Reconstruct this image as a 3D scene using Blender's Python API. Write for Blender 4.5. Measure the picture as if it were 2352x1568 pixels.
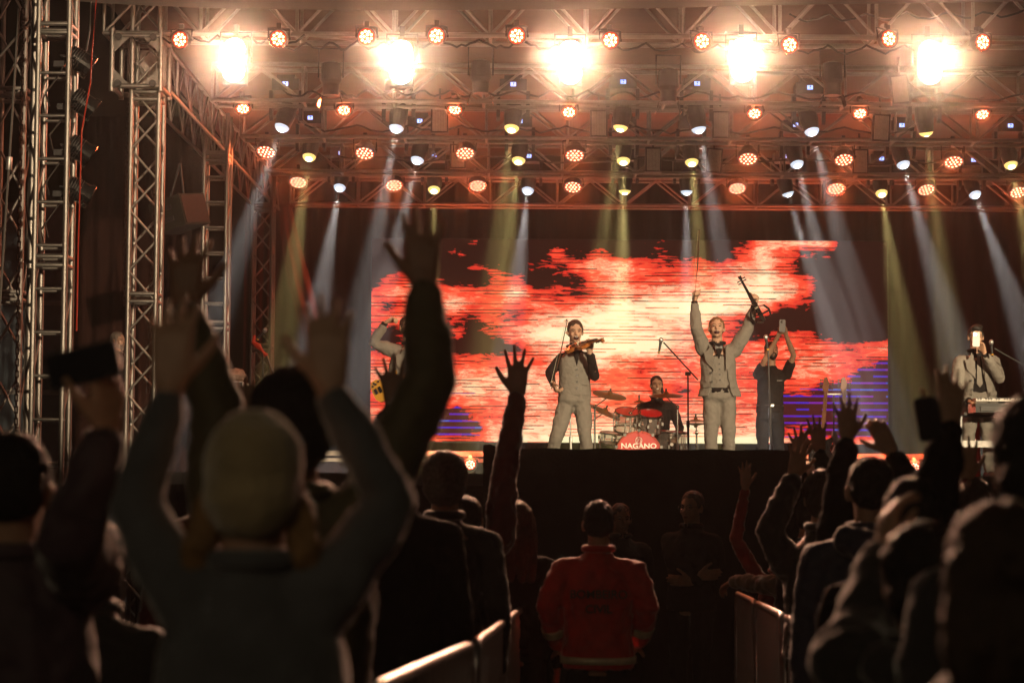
import bpy, math, random
from mathutils import Vector, Matrix, noise as mnoise

random.seed(7)
SC = bpy.context.scene
for o in list(bpy.data.objects):
    bpy.data.objects.remove(o)
COL = SC.collection
V = Vector
rad = math.radians

# ------------------------------------------------------------------ camera
FV = 4573.0                                   # focal length in units of a 2352 px wide picture (70 mm on 36 mm)
CAM_MAT = Matrix.Translation((0, 0, 1.6)) @ Matrix.Rotation(rad(90 + 3.43), 4, 'X') @ Matrix.Rotation(rad(0.35), 4, 'Z')
cam_data = bpy.data.cameras.new('camera')
cam_data.lens = 70.0
cam_data.sensor_width = 36.0
cam_data.clip_start = 0.1
cam_data.clip_end = 400.0
cam_data.dof.use_dof = True
cam_data.dof.focus_distance = 21.0
cam_data.dof.aperture_fstop = 3.0
cam = bpy.data.objects.new('camera', cam_data)
cam.matrix_world = CAM_MAT
COL.objects.link(cam)
SC.camera = cam

# ------------------------------------------------------------------ sky, moonlight, exposure
world = bpy.data.worlds.new('World')
SC.world = world
world.use_nodes = True
wn = world.node_tree
for n in list(wn.nodes):
    wn.nodes.remove(n)
wo = wn.nodes.new('ShaderNodeOutputWorld')
wb = wn.nodes.new('ShaderNodeBackground')
sky = wn.nodes.new('ShaderNodeTexSky')
sky.sky_type = 'NISHITA'
sky.sun_disc = False
sky.sun_elevation = rad(-4)
sky.sun_rotation = rad(200)
wb.inputs['Strength'].default_value = 0.05
wn.links.new(sky.outputs[0], wb.inputs[0])
wn.links.new(wb.outputs[0], wo.inputs[0])
sun_d = bpy.data.lights.new('moonlight', 'SUN')
sun_d.energy = 0.004
sun_d.angle = rad(0.5)
sun_d.color = (0.8, 0.88, 1.0)
sun = bpy.data.objects.new('moonlight', sun_d)
sun.rotation_euler = (rad(55), 0, rad(200))
COL.objects.link(sun)

SC.view_settings.view_transform = 'Standard'
SC.view_settings.look = 'None'
SC.view_settings.exposure = -0.55
SC.view_settings.gamma = 1.0
SC.view_settings.use_curve_mapping = False
cy = SC.cycles
cy.use_denoising = True
try:
    cy.denoiser = 'OPENIMAGEDENOISE'
except Exception:
    pass
cy.use_light_tree = True
cy.max_bounces = 4
cy.diffuse_bounces = 2
cy.glossy_bounces = 2
cy.transmission_bounces = 3
cy.volume_bounces = 0
cy.transparent_max_bounces = 6
cy.sample_clamp_indirect = 3.0
cy.sample_clamp_direct = 0.0
cy.use_adaptive_sampling = True
cy.adaptive_threshold = 0.02
cy.caustics_reflective = False
cy.caustics_refractive = False

# ------------------------------------------------------------------ helpers: placement
ROT3 = CAM_MAT.to_3x3()
def P(u, v, Y):
    """world point at distance Y on the sight line of picture point (u, v)"""
    d = ROT3 @ V(((u - 1176.0) / FV, -(v - 784.0) / FV, -1.0))
    t = Y / d.y
    return V((0, 0, 1.6)) + d * t
def GZ(Y):
    """height of the sloping square at distance Y"""
    return -0.039 * min(Y, 19.5) if Y > -5 else 0.195
FLOOR = 1.41                                   # stage deck

# ------------------------------------------------------------------ helpers: materials
def newmat(name):
    m = bpy.data.materials.new(name)
    m.use_nodes = True
    nt = m.node_tree
    for n in list(nt.nodes):
        nt.nodes.remove(n)
    out = nt.nodes.new('ShaderNodeOutputMaterial')
    return m, nt, out
def N(nt, t, **kw):
    n = nt.nodes.new(t)
    for k, v in kw.items():
        setattr(n, k, v)
    return n
def mat(name, col, rough=0.6, metal=0.0, var=0.25, scale=6.0, bump=0.0, bscale=60.0, sheen=0.0, spec=0.5, stretch=None, coat=0.0):
    m, nt, out = newmat(name)
    b = N(nt, 'ShaderNodeBsdfPrincipled')
    tc = N(nt, 'ShaderNodeTexCoord')
    src = tc.outputs['Object']
    if stretch:
        mp = N(nt, 'ShaderNodeMapping')
        mp.inputs['Scale'].default_value = stretch
        nt.links.new(src, mp.inputs['Vector'])
        src = mp.outputs['Vector']
    nz = N(nt, 'ShaderNodeTexNoise')
    nz.inputs['Scale'].default_value = scale
    nz.inputs['Detail'].default_value = 4
    nt.links.new(src, nz.inputs['Vector'])
    rp = N(nt, 'ShaderNodeValToRGB')
    rp.color_ramp.elements[0].position = 0.3
    rp.color_ramp.elements[1].position = 0.75
    lo = [max(0, c * (1 - var)) for c in col]
    hi = [min(1, c * (1 + var)) for c in col]
    rp.color_ramp.elements[0].color = (*lo, 1)
    rp.color_ramp.elements[1].color = (*hi, 1)
    nt.links.new(nz.outputs['Fac'], rp.inputs['Fac'])
    nt.links.new(rp.outputs['Color'], b.inputs['Base Color'])
    b.inputs['Roughness'].default_value = rough
    b.inputs['Metallic'].default_value = metal
    b.inputs['Specular IOR Level'].default_value = spec
    if sheen:
        b.inputs['Sheen Weight'].default_value = sheen
        b.inputs['Sheen Roughness'].default_value = 0.4
    if coat:
        b.inputs['Coat Weight'].default_value = coat
    if bump:
        n2 = N(nt, 'ShaderNodeTexNoise')
        n2.inputs['Scale'].default_value = bscale
        n2.inputs['Detail'].default_value = 5
        nt.links.new(src, n2.inputs['Vector'])
        bp = N(nt, 'ShaderNodeBump')
        bp.inputs['Strength'].default_value = bump
        bp.inputs['Distance'].default_value = 0.02
        nt.links.new(n2.outputs['Fac'], bp.inputs['Height'])
        nt.links.new(bp.outputs['Normal'], b.inputs['Normal'])
    nt.links.new(b.outputs[0], out.inputs[0])
    return m
def emat(name, col, strength, sample=False):
    m, nt, out = newmat(name)
    e = N(nt, 'ShaderNodeEmission')
    e.inputs['Color'].default_value = (*col, 1)
    e.inputs['Strength'].default_value = strength
    nt.links.new(e.outputs[0], out.inputs[0])
    m.cycles.emission_sampling = 'AUTO' if sample else 'NONE'
    return m
M = {}
M['alu'] = mat('aluminium_truss', (0.28, 0.27, 0.255), 0.38, 0.8, 0.3, 9, 0.15, 40)
M['alu_dull'] = mat('dull_aluminium', (0.34, 0.33, 0.32), 0.5, 0.6, 0.35, 7, 0.2, 30)
M['black_metal'] = mat('black_powder_coat', (0.022, 0.022, 0.024), 0.42, 0.0, 0.3, 20, 0.2, 200)
M['black_cloth'] = mat('black_cloth', (0.012, 0.012, 0.012), 0.95, 0, 0.3, 5, 0.3, 30, spec=0.1)
M['chrome'] = mat('chrome', (0.75, 0.74, 0.72), 0.16, 1.0, 0.1, 10)
M['steel'] = mat('galvanised_steel', (0.5, 0.5, 0.5), 0.36, 0.8, 0.25, 14, 0.1, 60)
M['drape'] = mat('dark_drape', (0.034, 0.014, 0.011), 0.9, 0, 0.35, 3, 0.3, 14, spec=0.15, stretch=(3, 3, 0.4))
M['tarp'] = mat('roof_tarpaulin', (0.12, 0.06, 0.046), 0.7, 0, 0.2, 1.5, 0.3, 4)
M['deck'] = mat('stage_deck', (0.012, 0.009, 0.008), 0.75, 0, 0.4, 4, 0.2, 40)
M['fascia'] = mat('fascia_cloth', (0.10, 0.095, 0.09), 0.8, 0, 0.15, 2, 0.2, 9)
M['ground'] = mat('asphalt', (0.045, 0.044, 0.043), 0.85, 0, 0.4, 7, 0.5, 90)
M['cable'] = mat('cable_rubber', (0.012, 0.012, 0.012), 0.5, 0, 0.2)
M['wood_cream'] = mat('painted_edge', (0.55, 0.47, 0.38), 0.6, 0, 0.2, 8)
M['rust_panel'] = mat('grey_diffuser', (0.42, 0.40, 0.38), 0.6, 0, 0.15, 30)

# ------------------------------------------------------------------ helpers: meshes
ORG = {}
def basis(d):
    d = d.normalized()
    a = V((0, 0, 1)) if abs(d.z) < 0.9 else V((1, 0, 0))
    x = d.cross(a).normalized()
    return x, x.cross(d).normalized(), d
class MB:
    def __init__(s):
        s.v = []; s.f = []
    def add(s, vs, fs):
        n = len(s.v)
        s.v += [V(p) for p in vs]
        s.f += [tuple(i + n for i in f) for f in fs]
        return s
    def box(s, c, size, mtx=None):
        hx, hy, hz = size[0] / 2, size[1] / 2, size[2] / 2
        ps = [V((x, y, z)) for x in (-hx, hx) for y in (-hy, hy) for z in (-hz, hz)]
        if mtx is not None:
            ps = [mtx @ p for p in ps]
        c = V(c)
        return s.add([p + c for p in ps], [(0, 1, 3, 2), (4, 6, 7, 5), (0, 4, 5, 1), (2, 3, 7, 6), (0, 2, 6, 4), (1, 5, 7, 3)])
    def tube(s, p0, p1, r0, r1=None, n=10, cap=True):
        p0, p1 = V(p0), V(p1)
        r1 = r0 if r1 is None else r1
        x, y, d = basis(p1 - p0)
        vs = []
        for p, r in ((p0, r0), (p1, r1)):
            for k in range(n):
                a = 2 * math.pi * k / n
                vs.append(p + (x * math.cos(a) + y * math.sin(a)) * r)
        fs = [(k, (k + 1) % n, n + (k + 1) % n, n + k) for k in range(n)]
        if cap:
            fs += [tuple(range(n - 1, -1, -1)), tuple(range(n, 2 * n))]
        return s.add(vs, fs)
    def path(s, pts, r, n=8):
        """tube along a polyline; r a number or a list"""
        pts = [V(p) for p in pts]
        m = len(pts)
        vs = []
        x = None
        for i, p in enumerate(pts):
            d = (pts[min(i + 1, m - 1)] - pts[max(i - 1, 0)]).normalized()
            if x is None:
                x, y, d = basis(d)
            else:
                x = (x - d * x.dot(d)).normalized()
                y = d.cross(x)
            rr = r[i] if isinstance(r, (list, tuple)) else r
            for k in range(n):
                a = 2 * math.pi * k / n
                vs.append(p + (x * math.cos(a) + y * math.sin(a)) * rr)
        fs = []
        for i in range(m - 1):
            for k in range(n):
                k2 = (k + 1) % n
                fs.append((i * n + k, i * n + k2, (i + 1) * n + k2, (i + 1) * n + k))
        fs += [tuple(range(n - 1, -1, -1)), tuple(range((m - 1) * n, m * n))]
        return s.add(vs, fs)
    def lathe(s, c, axis, prof, n=20, closed=True):
        """profile [(distance along axis, radius)] round an axis"""
        c = V(c)
        x, y, d = basis(V(axis))
        vs = []
        for t, r in prof:
            for k in range(n):
                a = 2 * math.pi * k / n
                vs.append(c + d * t + (x * math.cos(a) + y * math.sin(a)) * max(r, 1e-4))
        fs = []
        for i in range(len(prof) - 1):
            for k in range(n):
                k2 = (k + 1) % n
                fs.append((i * n + k, i * n + k2, (i + 1) * n + k2, (i + 1) * n + k))
        if closed:
            fs += [tuple(range(n - 1, -1, -1)), tuple(range((len(prof) - 1) * n, len(prof) * n))]
        return s.add(vs, fs)
    def disc(s, c, nrm, r, n=12, ry=None):
        c = V(c)
        x, y, d = basis(V(nrm))
        ry = r if ry is None else ry
        vs = [c + x * math.cos(2 * math.pi * k / n) * r + y * math.sin(2 * math.pi * k / n) * ry for k in range(n)]
        return s.add(vs, [tuple(range(n))])
    def ell(s, c, rx, ry, rz, mtx=None, n=14, m=9):
        c = V(c)
        vs = []; fs = []
        for i in range(m + 1):
            th = math.pi * i / m
            for k in range(n):
                a = 2 * math.pi * k / n
                p = V((rx * math.sin(th) * math.cos(a), ry * math.sin(th) * math.sin(a), rz * math.cos(th)))
                if i in (0, m):
                    p = V((rx * 1e-3 * math.cos(a), ry * 1e-3 * math.sin(a), p.z))
                if mtx is not None:
                    p = mtx @ p
                vs.append(c + p)
        for i in range(m):
            for k in range(n):
                k2 = (k + 1) % n
                fs.append((i * n + k, (i + 1) * n + k, (i + 1) * n + k2, i * n + k2))
        fs += [tuple(range(n)), tuple(range(m * n + n - 1, m * n - 1, -1))]
        return s.add(vs, fs)
    def prism(s, outline, origin, ex, ey, depth):
        """flat outline [(x, y)] given thickness, drawn in the plane of ex, ey"""
        o, ex, ey = V(origin), V(ex).normalized(), V(ey).normalized()
        nz = ex.cross(ey).normalized()
        n = len(outline)
        vs = [o + ex * x + ey * y - nz * depth / 2 for x, y in outline] + [o + ex * x + ey * y + nz * depth / 2 for x, y in outline]
        fs = [tuple(range(n - 1, -1, -1)), tuple(range(n, 2 * n))]
        fs += [(k, (k + 1) % n, n + (k + 1) % n, n + k) for k in range(n)]
        return s.add(vs, fs)
    def mesh(s, name, org=V((0, 0, 0)), smooth=False):
        me = bpy.data.meshes.new(name)
        me.from_pydata([tuple(p - org) for p in s.v], [], s.f)
        me.update()
        if smooth:
            me.polygons.foreach_set('use_smooth', [True] * len(me.polygons))
        return me
def obj(name, data, m=None, parent=None, org=None, smooth=False):
    """link a mesh (MB in world coordinates or a ready mesh) as one object"""
    if parent is not None:
        o_ = ORG.get(parent.name, V((0, 0, 0)))
    else:
        o_ = V(org) if org is not None else V((0, 0, 0))
    me = data.mesh(name, o_, smooth) if isinstance(data, MB) else data
    o = bpy.data.objects.new(name, me)
    COL.objects.link(o)
    if m is not None and not me.materials:
        me.materials.append(m)
    if parent is not None:
        o.parent = parent
    else:
        o.location = o_
    ORG[o.name] = o_
    return o
def empty(name, loc, rot=None):
    o = bpy.data.objects.new(name, None)
    o.empty_display_size = 0.1
    o.location = loc
    if rot is not None:
        o.rotation_euler = rot
    COL.objects.link(o)
    ORG[o.name] = V(loc)
    return o
def tag(o, label=None, cat=None, group=None, kind=None):
    if label: o['label'] = label
    if cat: o['category'] = cat
    if group: o['group'] = group
    if kind: o['kind'] = kind
    return o
def copy_tree(o, parent=None):
    c = o.copy()
    COL.objects.link(c)
    c.parent = parent
    for ch in o.children:
        copy_tree(ch, c)
    return c
_ut = {}
def unit_tube(m, n=7):
    k = (m.name, n)
    if k not in _ut:
        me = MB().tube((0, 0, -0.5), (0, 0, 0.5), 1.0, n=n).mesh('tube')
        me.materials.append(m)
        me.polygons.foreach_set('use_smooth', [len(p.vertices) == 4 for p in me.polygons])
        _ut[k] = me
    return _ut[k]
def rod(name, p0, p1, r, m, parent):
    """one tube as its own part, sharing a unit mesh"""
    p0, p1 = V(p0), V(p1)
    d = p1 - p0
    o = bpy.data.objects.new(name, unit_tube(m))
    COL.objects.link(o)
    o.parent = parent
    o.matrix_local = Matrix.Translation((p0 + p1) / 2 - ORG[parent.name]) @ d.to_track_quat('Z', 'Y').to_matrix().to_4x4() @ Matrix.Diagonal((r, r, d.length, 1))
    return o
def lamp(name, kind, loc, target, energy, color, parent=None, **kw):
    d = bpy.data.lights.new(name, kind)
    d.energy = energy
    d.color = color
    for k, v in kw.items():
        setattr(d, k, v)
    o = bpy.data.objects.new(name, d)
    COL.objects.link(o)
    q = (V(target) - V(loc)).to_track_quat('-Z', 'Y').to_matrix().to_4x4()
    mw = Matrix.Translation(V(loc)) @ q
    o.matrix_world = mw
    if parent is not None:
        o.parent = parent
        o.matrix_parent_inverse = Matrix.Translation(ORG[parent.name]).inverted()
    return o

# ------------------------------------------------------------------ the air
hz = MB().box((0.0, 22.0, 3.3), (92.0, 76.0, 9.8))
hm, hnt, hout = newmat('smoke_haze')
pv = N(hnt, 'ShaderNodeVolumePrincipled')
pv.inputs['Color'].default_value = (0.92, 0.90, 0.88, 1)
pv.inputs['Density'].default_value = 0.0011
pv.inputs['Anisotropy'].default_value = 0.0
pv2 = N(hnt, 'ShaderNodeVolumePrincipled')          # second volume, added to give lamps a bloom-like halo by forward scattering
pv2.inputs['Color'].default_value = (0.92, 0.90, 0.88, 1)
pv2.inputs['Density'].default_value = 0.00095
pv2.inputs['Anisotropy'].default_value = 0.99
pva = N(hnt, 'ShaderNodeAddShader')
hnt.links.new(pv.outputs[0], pva.inputs[0])
hnt.links.new(pv2.outputs[0], pva.inputs[1])
hnt.links.new(pva.outputs[0], hout.inputs['Volume'])
HAZE = obj('haze', hz, hm)
tag(HAZE, 'thin stage smoke hanging in the air over the whole show', 'haze', kind='stuff')
# ------------------------------------------------------------------ ground and stage
g = MB()
ys = [-12 + 2.25 * i for i in range(15)] + [26, 32, 40, 50, 57]
for y in ys:
    for i in range(13):
        g.v.append(V((-42 + 7 * i, y, GZ(y) if y > -5 else -0.039 * y)))
for j in range(len(ys) - 1):
    for i in range(12):
        a = j * 13 + i
        g.f.append((a, a + 1, a + 14, a + 13))
tag(obj('ground', g, M['ground']), kind='structure')
GB = -0.76
st = MB().box((2.45, 26.4, (1.37 + GB) / 2), (12.2, 13.8, 1.37 - GB))
STAGE = tag(obj('stage_platform', st, M['black_cloth']), 'raised stage platform skirted in black cloth', 'stage', kind='structure')
nx = 10
for i in range(nx):
    for j in range(6):
        x0 = -3.65 + i * 1.22; y0 = 19.5 + j * 2.3
        b = MB().box((x0 + 0.61, y0 + 1.15, 1.39), (1.212, 2.29, 0.04))
        obj('deck_board', b, M['deck'], STAGE)
obj('edge_trim', MB().box((2.45, 19.485, 1.415), (12.2, 0.03, 0.12)), M['black_metal'], STAGE)
# rear riser with cream edge
rs = empty('riser', (2.4, 30.3, FLOOR))
tag(rs, 'low rear riser with a cream painted edge below the screen', 'riser', kind='structure')
obj('riser_body', MB().box((2.4, 30.3, 1.545), (11.6, 4.2, 0.26)), M['drape'], rs)
obj('riser_top', MB().box((2.4, 30.3, 1.70), (11.7, 4.3, 0.05)), M['deck'], rs)
obj('edge_board', MB().box((2.4, 28.12, 1.695), (11.7, 0.05, 0.07)), M['wood_cream'], rs)
obj('edge_board', MB().box((2.4, 28.15, 1.60), (11.6, 0.04, 0.05)), M['wood_cream'], rs)

def cloth(name, p0, p1, z0, z1, m, folds=30, amp=0.06, seed=0, gather=0.0):
    """hanging cloth from p0 to p1 with vertical folds"""
    rnd = random.Random(seed)
    p0, p1 = V(p0), V(p1)
    d = p1 - p0
    nrm = V((-d.y, d.x, 0)).normalized()
    cols = folds * 6
    rows = 10
    ph = [rnd.uniform(-0.6, 0.6) for _ in range(folds + 2)]
    am = [rnd.uniform(0.5, 1.2) for _ in range(folds + 2)]
    b = MB()
    for j in range(rows + 1):
        t = j / rows
        for i in range(cols + 1):
            s = i / cols
            k = int(s * folds)
            w = math.sin(s * folds * 2 * math.pi + ph[k] * t) * amp * am[k] * (0.6 + 0.5 * (1 - t))
            p = p0 + d * s + nrm * w
            b.v.append(V((p.x, p.y, z0 + (z1 - z0) * t)))
    for j in range(rows):
        for i in range(cols):
            a = j * (cols + 1) + i
            b.f.append((a, a + 1, a + cols + 2, a + cols + 1))
    return b
tag(obj('backdrop_curtain', cloth('c', (-4.2, 32.4, 0), (9.2, 32.4, 0), 1.45, 6.3, M['drape'], 34, 0.07, 1), M['drape'], smooth=True),
    'dark red brown curtain across the back of the stage', 'curtain')
tag(obj('side_curtain', cloth('c', (-6.0, 27.2, 0), (-4.25, 27.2, 0), GB, 6.3, M['drape'], 9, 0.05, 2), M['drape'], smooth=True),
    'dark curtain hanging between the two tall truss towers at the left', 'curtain')
tag(obj('side_curtain', cloth('c', (-4.0, 29.6, 0), (-3.62, 29.6, 0), GB, 6.3, M['drape'], 3, 0.04, 3), M['drape'], smooth=True),
    'narrow dark curtain strip behind the ladder shaped tower at stage left', 'curtain')
tag(obj('side_curtain', cloth('c', (8.4, 20.5, 0), (9.2, 32.3, 0), GB, 6.3, M['drape'], 26, 0.06, 4), M['drape'], smooth=True),
    'dark curtain closing the right hand side of the stage', 'curtain')
# gauze swag falling beside the screen
gm, gnt, gout = newmat('pale_gauze')
gb = N(gnt, 'ShaderNodeBsdfPrincipled'); gb.inputs['Base Color'].default_value = (0.45, 0.3, 0.25, 1); gb.inputs['Roughness'].default_value = 0.9
gt = N(gnt, 'ShaderNodeBsdfTransparent'); gx = N(gnt, 'ShaderNodeMixShader'); gx.inputs[0].default_value = 0.45
gnt.links.new(gt.outputs[0], gx.inputs[1]); gnt.links.new(gb.outputs[0], gx.inputs[2]); gnt.links.new(gx.outputs[0], gout.inputs[0])
b = MB()
path = [(640, 470, 668, 90), (648, 560, 690, 80), (662, 640, 712, 80), (690, 740, 738, 60), (716, 830, 760, 46), (735, 910, 775, 36), (745, 1000, 782, 30)]
for j, (u, v, u2, w) in enumerate(path):
    for i in range(13):
        s = i / 12
        p = P(u + (u2 - u) * s, v, 29.4 + 0.09 * math.sin(s * 14 + j * 0.3) + 0.15 * s)
        b.v.append(p)
for j in range(len(path) - 1):
    for i in range(12):
        a = j * 13 + i
        b.f.append((a, a + 1, a + 14, a + 13))
tag(obj('gauze_swag', b, gm, smooth=True), 'thin gauze swag falling in folds beside the left edge of the screen', 'curtain')

# roof cloth, bowed between the beams
b = MB()
for j in range(9):
    y = 19.2 + j * 1.75
    for i in range(25):
        x = -4.6 + i * 0.58
        z = 6.72 - 0.05 * math.sin(i * 1.05) ** 2 - 0.09 * math.sin(j * 1.57) ** 2 + 0.03 * mnoise.noise(V((x, y, 0)))
        b.v.append(V((x, y, z)))
for j in range(8):
    for i in range(24):
        a = j * 25 + i
        b.f.append((a, a + 1, a + 26, a + 25))
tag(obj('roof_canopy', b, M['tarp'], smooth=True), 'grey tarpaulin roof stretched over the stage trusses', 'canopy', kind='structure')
# fascia cloth along the front of the roof
b = MB()
fp = [(150, 2), (300, 12), (500, 20), (850, 25), (1200, 23), (1500, 20), (1750, 13), (2100, 8), (2352, 4), (2600, 0)]
for k in range(2):
    for (u, v) in fp:
        p = P(u, v, 19.08 + 0.05 * k)
        b.v.append(p); b.v.append(V((p.x, p.y, 6.75)))
n = len(fp) * 2
for i in range(len(fp) - 1):
    a = i * 2
    b.f += [(a, a + 2, a + 3, a + 1), (n + a, n + a + 1, n + a + 3, n + a + 2), (a, n + a, n + a + 2, a + 2)]
tag(obj('roof_fascia', b, M['fascia']), 'plain grey fascia cloth along the front top edge of the roof', 'fascia')

# ------------------------------------------------------------------ trusses
def box_truss(name, p0, p1, w, h, bay, label, group=None, cr=0.025, br=0.012, m=None, faces='fbud', vert=True, cat='truss'):
    """square lattice beam from p0 to p1; w across, h high; the points run along the lower front chord"""
    m = m or M['alu']
    p0, p1 = V(p0), V(p1)
    t = empty(name, p0)
    tag(t, label, cat, group)
    d = (p1 - p0).normalized()
    up = V((0, 0, 1)) if abs(d.z) < 0.8 else V((1, 0, 0))
    side = V((0, 1, 0))
    c = {}
    for i in (0, 1):
        for j in (0, 1):
            a = p0 + side * w * i + up * h * j
            c[i, j] = a
            rod('chord', a, a + (p1 - p0), cr, m, t)
    L = (p1 - p0).length
    nb = max(1, round(L / bay))
    pr = {'f': ((0, 0), (0, 1)), 'b': ((1, 0), (1, 1)), 'd': ((0, 0), (1, 0)), 'u': ((0, 1), (1, 1))}
    for f in faces:
        A, B = c[pr[f][0]], c[pr[f][1]]
        for k in range(nb):
            s0, s1 = d * (L * k / nb), d * (L * (k + 1) / nb)
            if vert:
                rod('post', A + s0, B + s0, br * 1.2, m, t)
                mid = d * (L * (k + 0.5) / nb)
                if f in 'fb':
                    rod('brace', A + s0, B + mid, br, m, t)
                    rod('brace', B + mid, A + s1, br, m, t)
                elif k % 2 == 0:
                    rod('brace', A + s0, B + s1, br, m, t)
            else:
                if k % 2 == 0:
                    rod('brace', A + s0, B + s1, br, m, t)
                else:
                    rod('brace', B + s0, A + s1, br, m, t)
    return t
def tower(name, u, v0, Y, w, z0, z1, bay, label, group=None, ladder=False, m=None, cr=0.026):
    """upright lattice mast"""
    m = m or M['alu']
    p = P(u, v0, Y)
    t = empty(name, (p.x, Y, z0))
    tag(t, label, 'truss tower', group)
    cs = {}
    for i in (0, 1):
        for j in (0, 1):
            a = V((p.x + (i - 0.5) * w, Y + (j - 0.5) * w, z0))
            cs[i, j] = a
            rod('chord', a, a + V((0, 0, z1 - z0)), cr, m, t)
    nb = int((z1 - z0) / bay)
    seq = [((0, 0), (1, 0)), ((1, 0), (1, 1)), ((1, 1), (0, 1)), ((0, 1), (0, 0))]
    for fi, (a, b_) in enumerate(seq):
        for k in range(nb):
            s0, s1 = V((0, 0, bay * k)), V((0, 0, bay * (k + 1)))
            if ladder and fi in (0, 2):
                rod('rung', cs[a] + s0, cs[b_] + s0, 0.015, m, t)
            elif k % 2 == fi % 2:
                rod('brace', cs[a] + s0, cs[b_] + s1, 0.013, m, t)
            else:
                rod('brace', cs[b_] + s0, cs[a] + s1, 0.013, m, t)
    # bolted joints between the mast sections
    zz = z0 + 1.9
    while zz < z1 - 0.4:
        for dz in (0, 0.075):
            for a, b_ in seq:
                rod('joint_bar', cs[a] + V((0, 0, zz - z0 + dz)), cs[b_] + V((0, 0, zz - z0 + dz)), 0.022, m, t)
        zz += 2.0
    return t
T_FRONT = box_truss('roof_truss', (-4.05, 19.45, 5.79), (7.4, 19.45, 5.79), 0.42, 0.52, 0.92,
    'front aluminium roof truss at the top of the picture carrying the floodlights', cr=0.027, br=0.015)
tr = [(21.6, 5.52, 'second aluminium lattice beam, right behind the floodlights'),
      (23.9, 5.50, 'third aluminium lattice beam, behind the first row of hanging beam lights'),
      (26.5, 5.46, 'fourth aluminium lattice beam, second one counted from the back curtain'),
      (29.4, 5.40, 'rearmost aluminium lattice beam above the screen')]
for (y, z, lab) in tr:
    box_truss('roof_truss', (-3.3, y, z), (7.6, y, z), 0.36, 0.40, 0.95, lab, cr=0.024, br=0.014)
box_truss('side_truss', (-3.50, 19.7, 5.33), (-3.50, 29.6, 5.33), 0.01, 0.42, 0.8, 'long side beam running back from the front left tower', cr=0.024, br=0.013, faces='f', vert=True)
box_truss('side_truss', (-3.85, 19.7, 5.35), (-3.85, 29.6, 5.35), 0.01, 0.42, 0.8, 'outer twin of the side beam, next to the sleeve block', cr=0.022, br=0.012, faces='f', vert=True)
tower('front_tower', 333, 600, 19.62, 0.27, GB, 6.5, 0.3, 'bare aluminium mast holding the front left corner of the stage roof')
tower('middle_tower', 493, 800, 23.6, 0.27, GB, 5.7, 0.30, 'ladder faced aluminium mast between the front mast and the rear one', ladder=True)
tower('rear_tower', 601, 800, 28.2, 0.27, GB, 5.7, 0.33, 'rear aluminium mast beside the gauze swag, furthest from the audience')
tower('speaker_tower', 122, 600, 17.0, 0.26, GZ(17), 7.0, 0.37, 'tall aluminium mast with four black lamps clamped up its side', ladder=True)
tower('outer_tower', 22, 600, 19.5, 0.30, GB, 7.0, 0.55, 'shadowy mast at the very left edge of the picture', m=M['alu_dull'])
t = empty('support_pole', P(66, 800, 17.6)); t.location.z = GZ(17.6); ORG[t.name] = V(t.location)
tag(t, 'single leaning steel pole left of the lamp mast', 'pole')
rod('pole_tube', V((t.location.x, 17.6, GZ(17.6))), P(82, 0, 17.4) + V((0, 0, 0.6)), 0.03, M['alu'], t)
rod('base_plate', V((t.location.x, 17.6, GZ(17.6))), V((t.location.x, 17.6, GZ(17.6) + 0.02)), 0.12, M['alu'], t)
for pu in ((0, 130, 110, 0), (-4, 760, 44, 20)):
    a, b_ = P(pu[0], pu[1], 18.2), P(pu[2], pu[3], 18.0)
    t = empty('stay_strap', a)
    tag(t, 'slanting tie strap crossing behind the lamp mast, ' + ('short one at the top left corner' if pu[0] == 0 else 'long one down the left edge'), 'strap')
    rod('webbing', a, b_, 0.012, M['fascia'], t)
    rod('ratchet', a + (b_ - a) * 0.5, a + (b_ - a) * 0.54, 0.03, M['steel'], t)
# sleeve block round the front mast
sb = empty('sleeve_block', (P(333, 145, 19.62).x, 19.62, 5.25))
tag(sb, 'square aluminium sleeve block with gusset plates round the front left mast', 'truss joint')
sx, sy = sb.location.x, 19.62
hw = 0.24
for z in (5.25, 5.75):
    for a, b_ in (((-1, -1), (1, -1)), ((1, -1), (1, 1)), ((1, 1), (-1, 1)), ((-1, 1), (-1, -1))):
        rod('frame_bar', (sx + a[0] * hw - 0.04, sy + a[1] * hw, z), (sx + b_[0] * hw - 0.04, sy + b_[1] * hw, z), 0.026, M['alu'], sb)
for a in ((-1, -1), (1, -1), (1, 1), (-1, 1)):
    rod('frame_post', (sx + a[0] * hw - 0.04, sy + a[1] * hw, 5.2), (sx + a[0] * hw - 0.04, sy + a[1] * hw, 5.82), 0.027, M['alu'], sb)
for s in (-1, 1):
    for zc, sz in ((5.27, 1), (5.73, -1)):
        o = [(0, 0), (0.17 * -s, 0), (0, 0.17 * sz)]
        obj('gusset_plate', MB().prism(o, (sx + s * hw - 0.04, sy - hw - 0.012, zc), (1, 0, 0), (0, 0, 1), 0.012), M['alu'], sb)
        obj('roller', MB().tube((sx + s * 0.17 - 0.04, sy - hw - 0.06, zc), (sx + s * 0.17 - 0.04, sy - hw + 0.02, zc), 0.035), M['black_metal'], sb)
obj('back_plate', MB().box((sx - 0.02, sy + hw + 0.03, 5.5), (0.3, 0.01, 0.42)), M['alu_dull'], sb)
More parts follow.
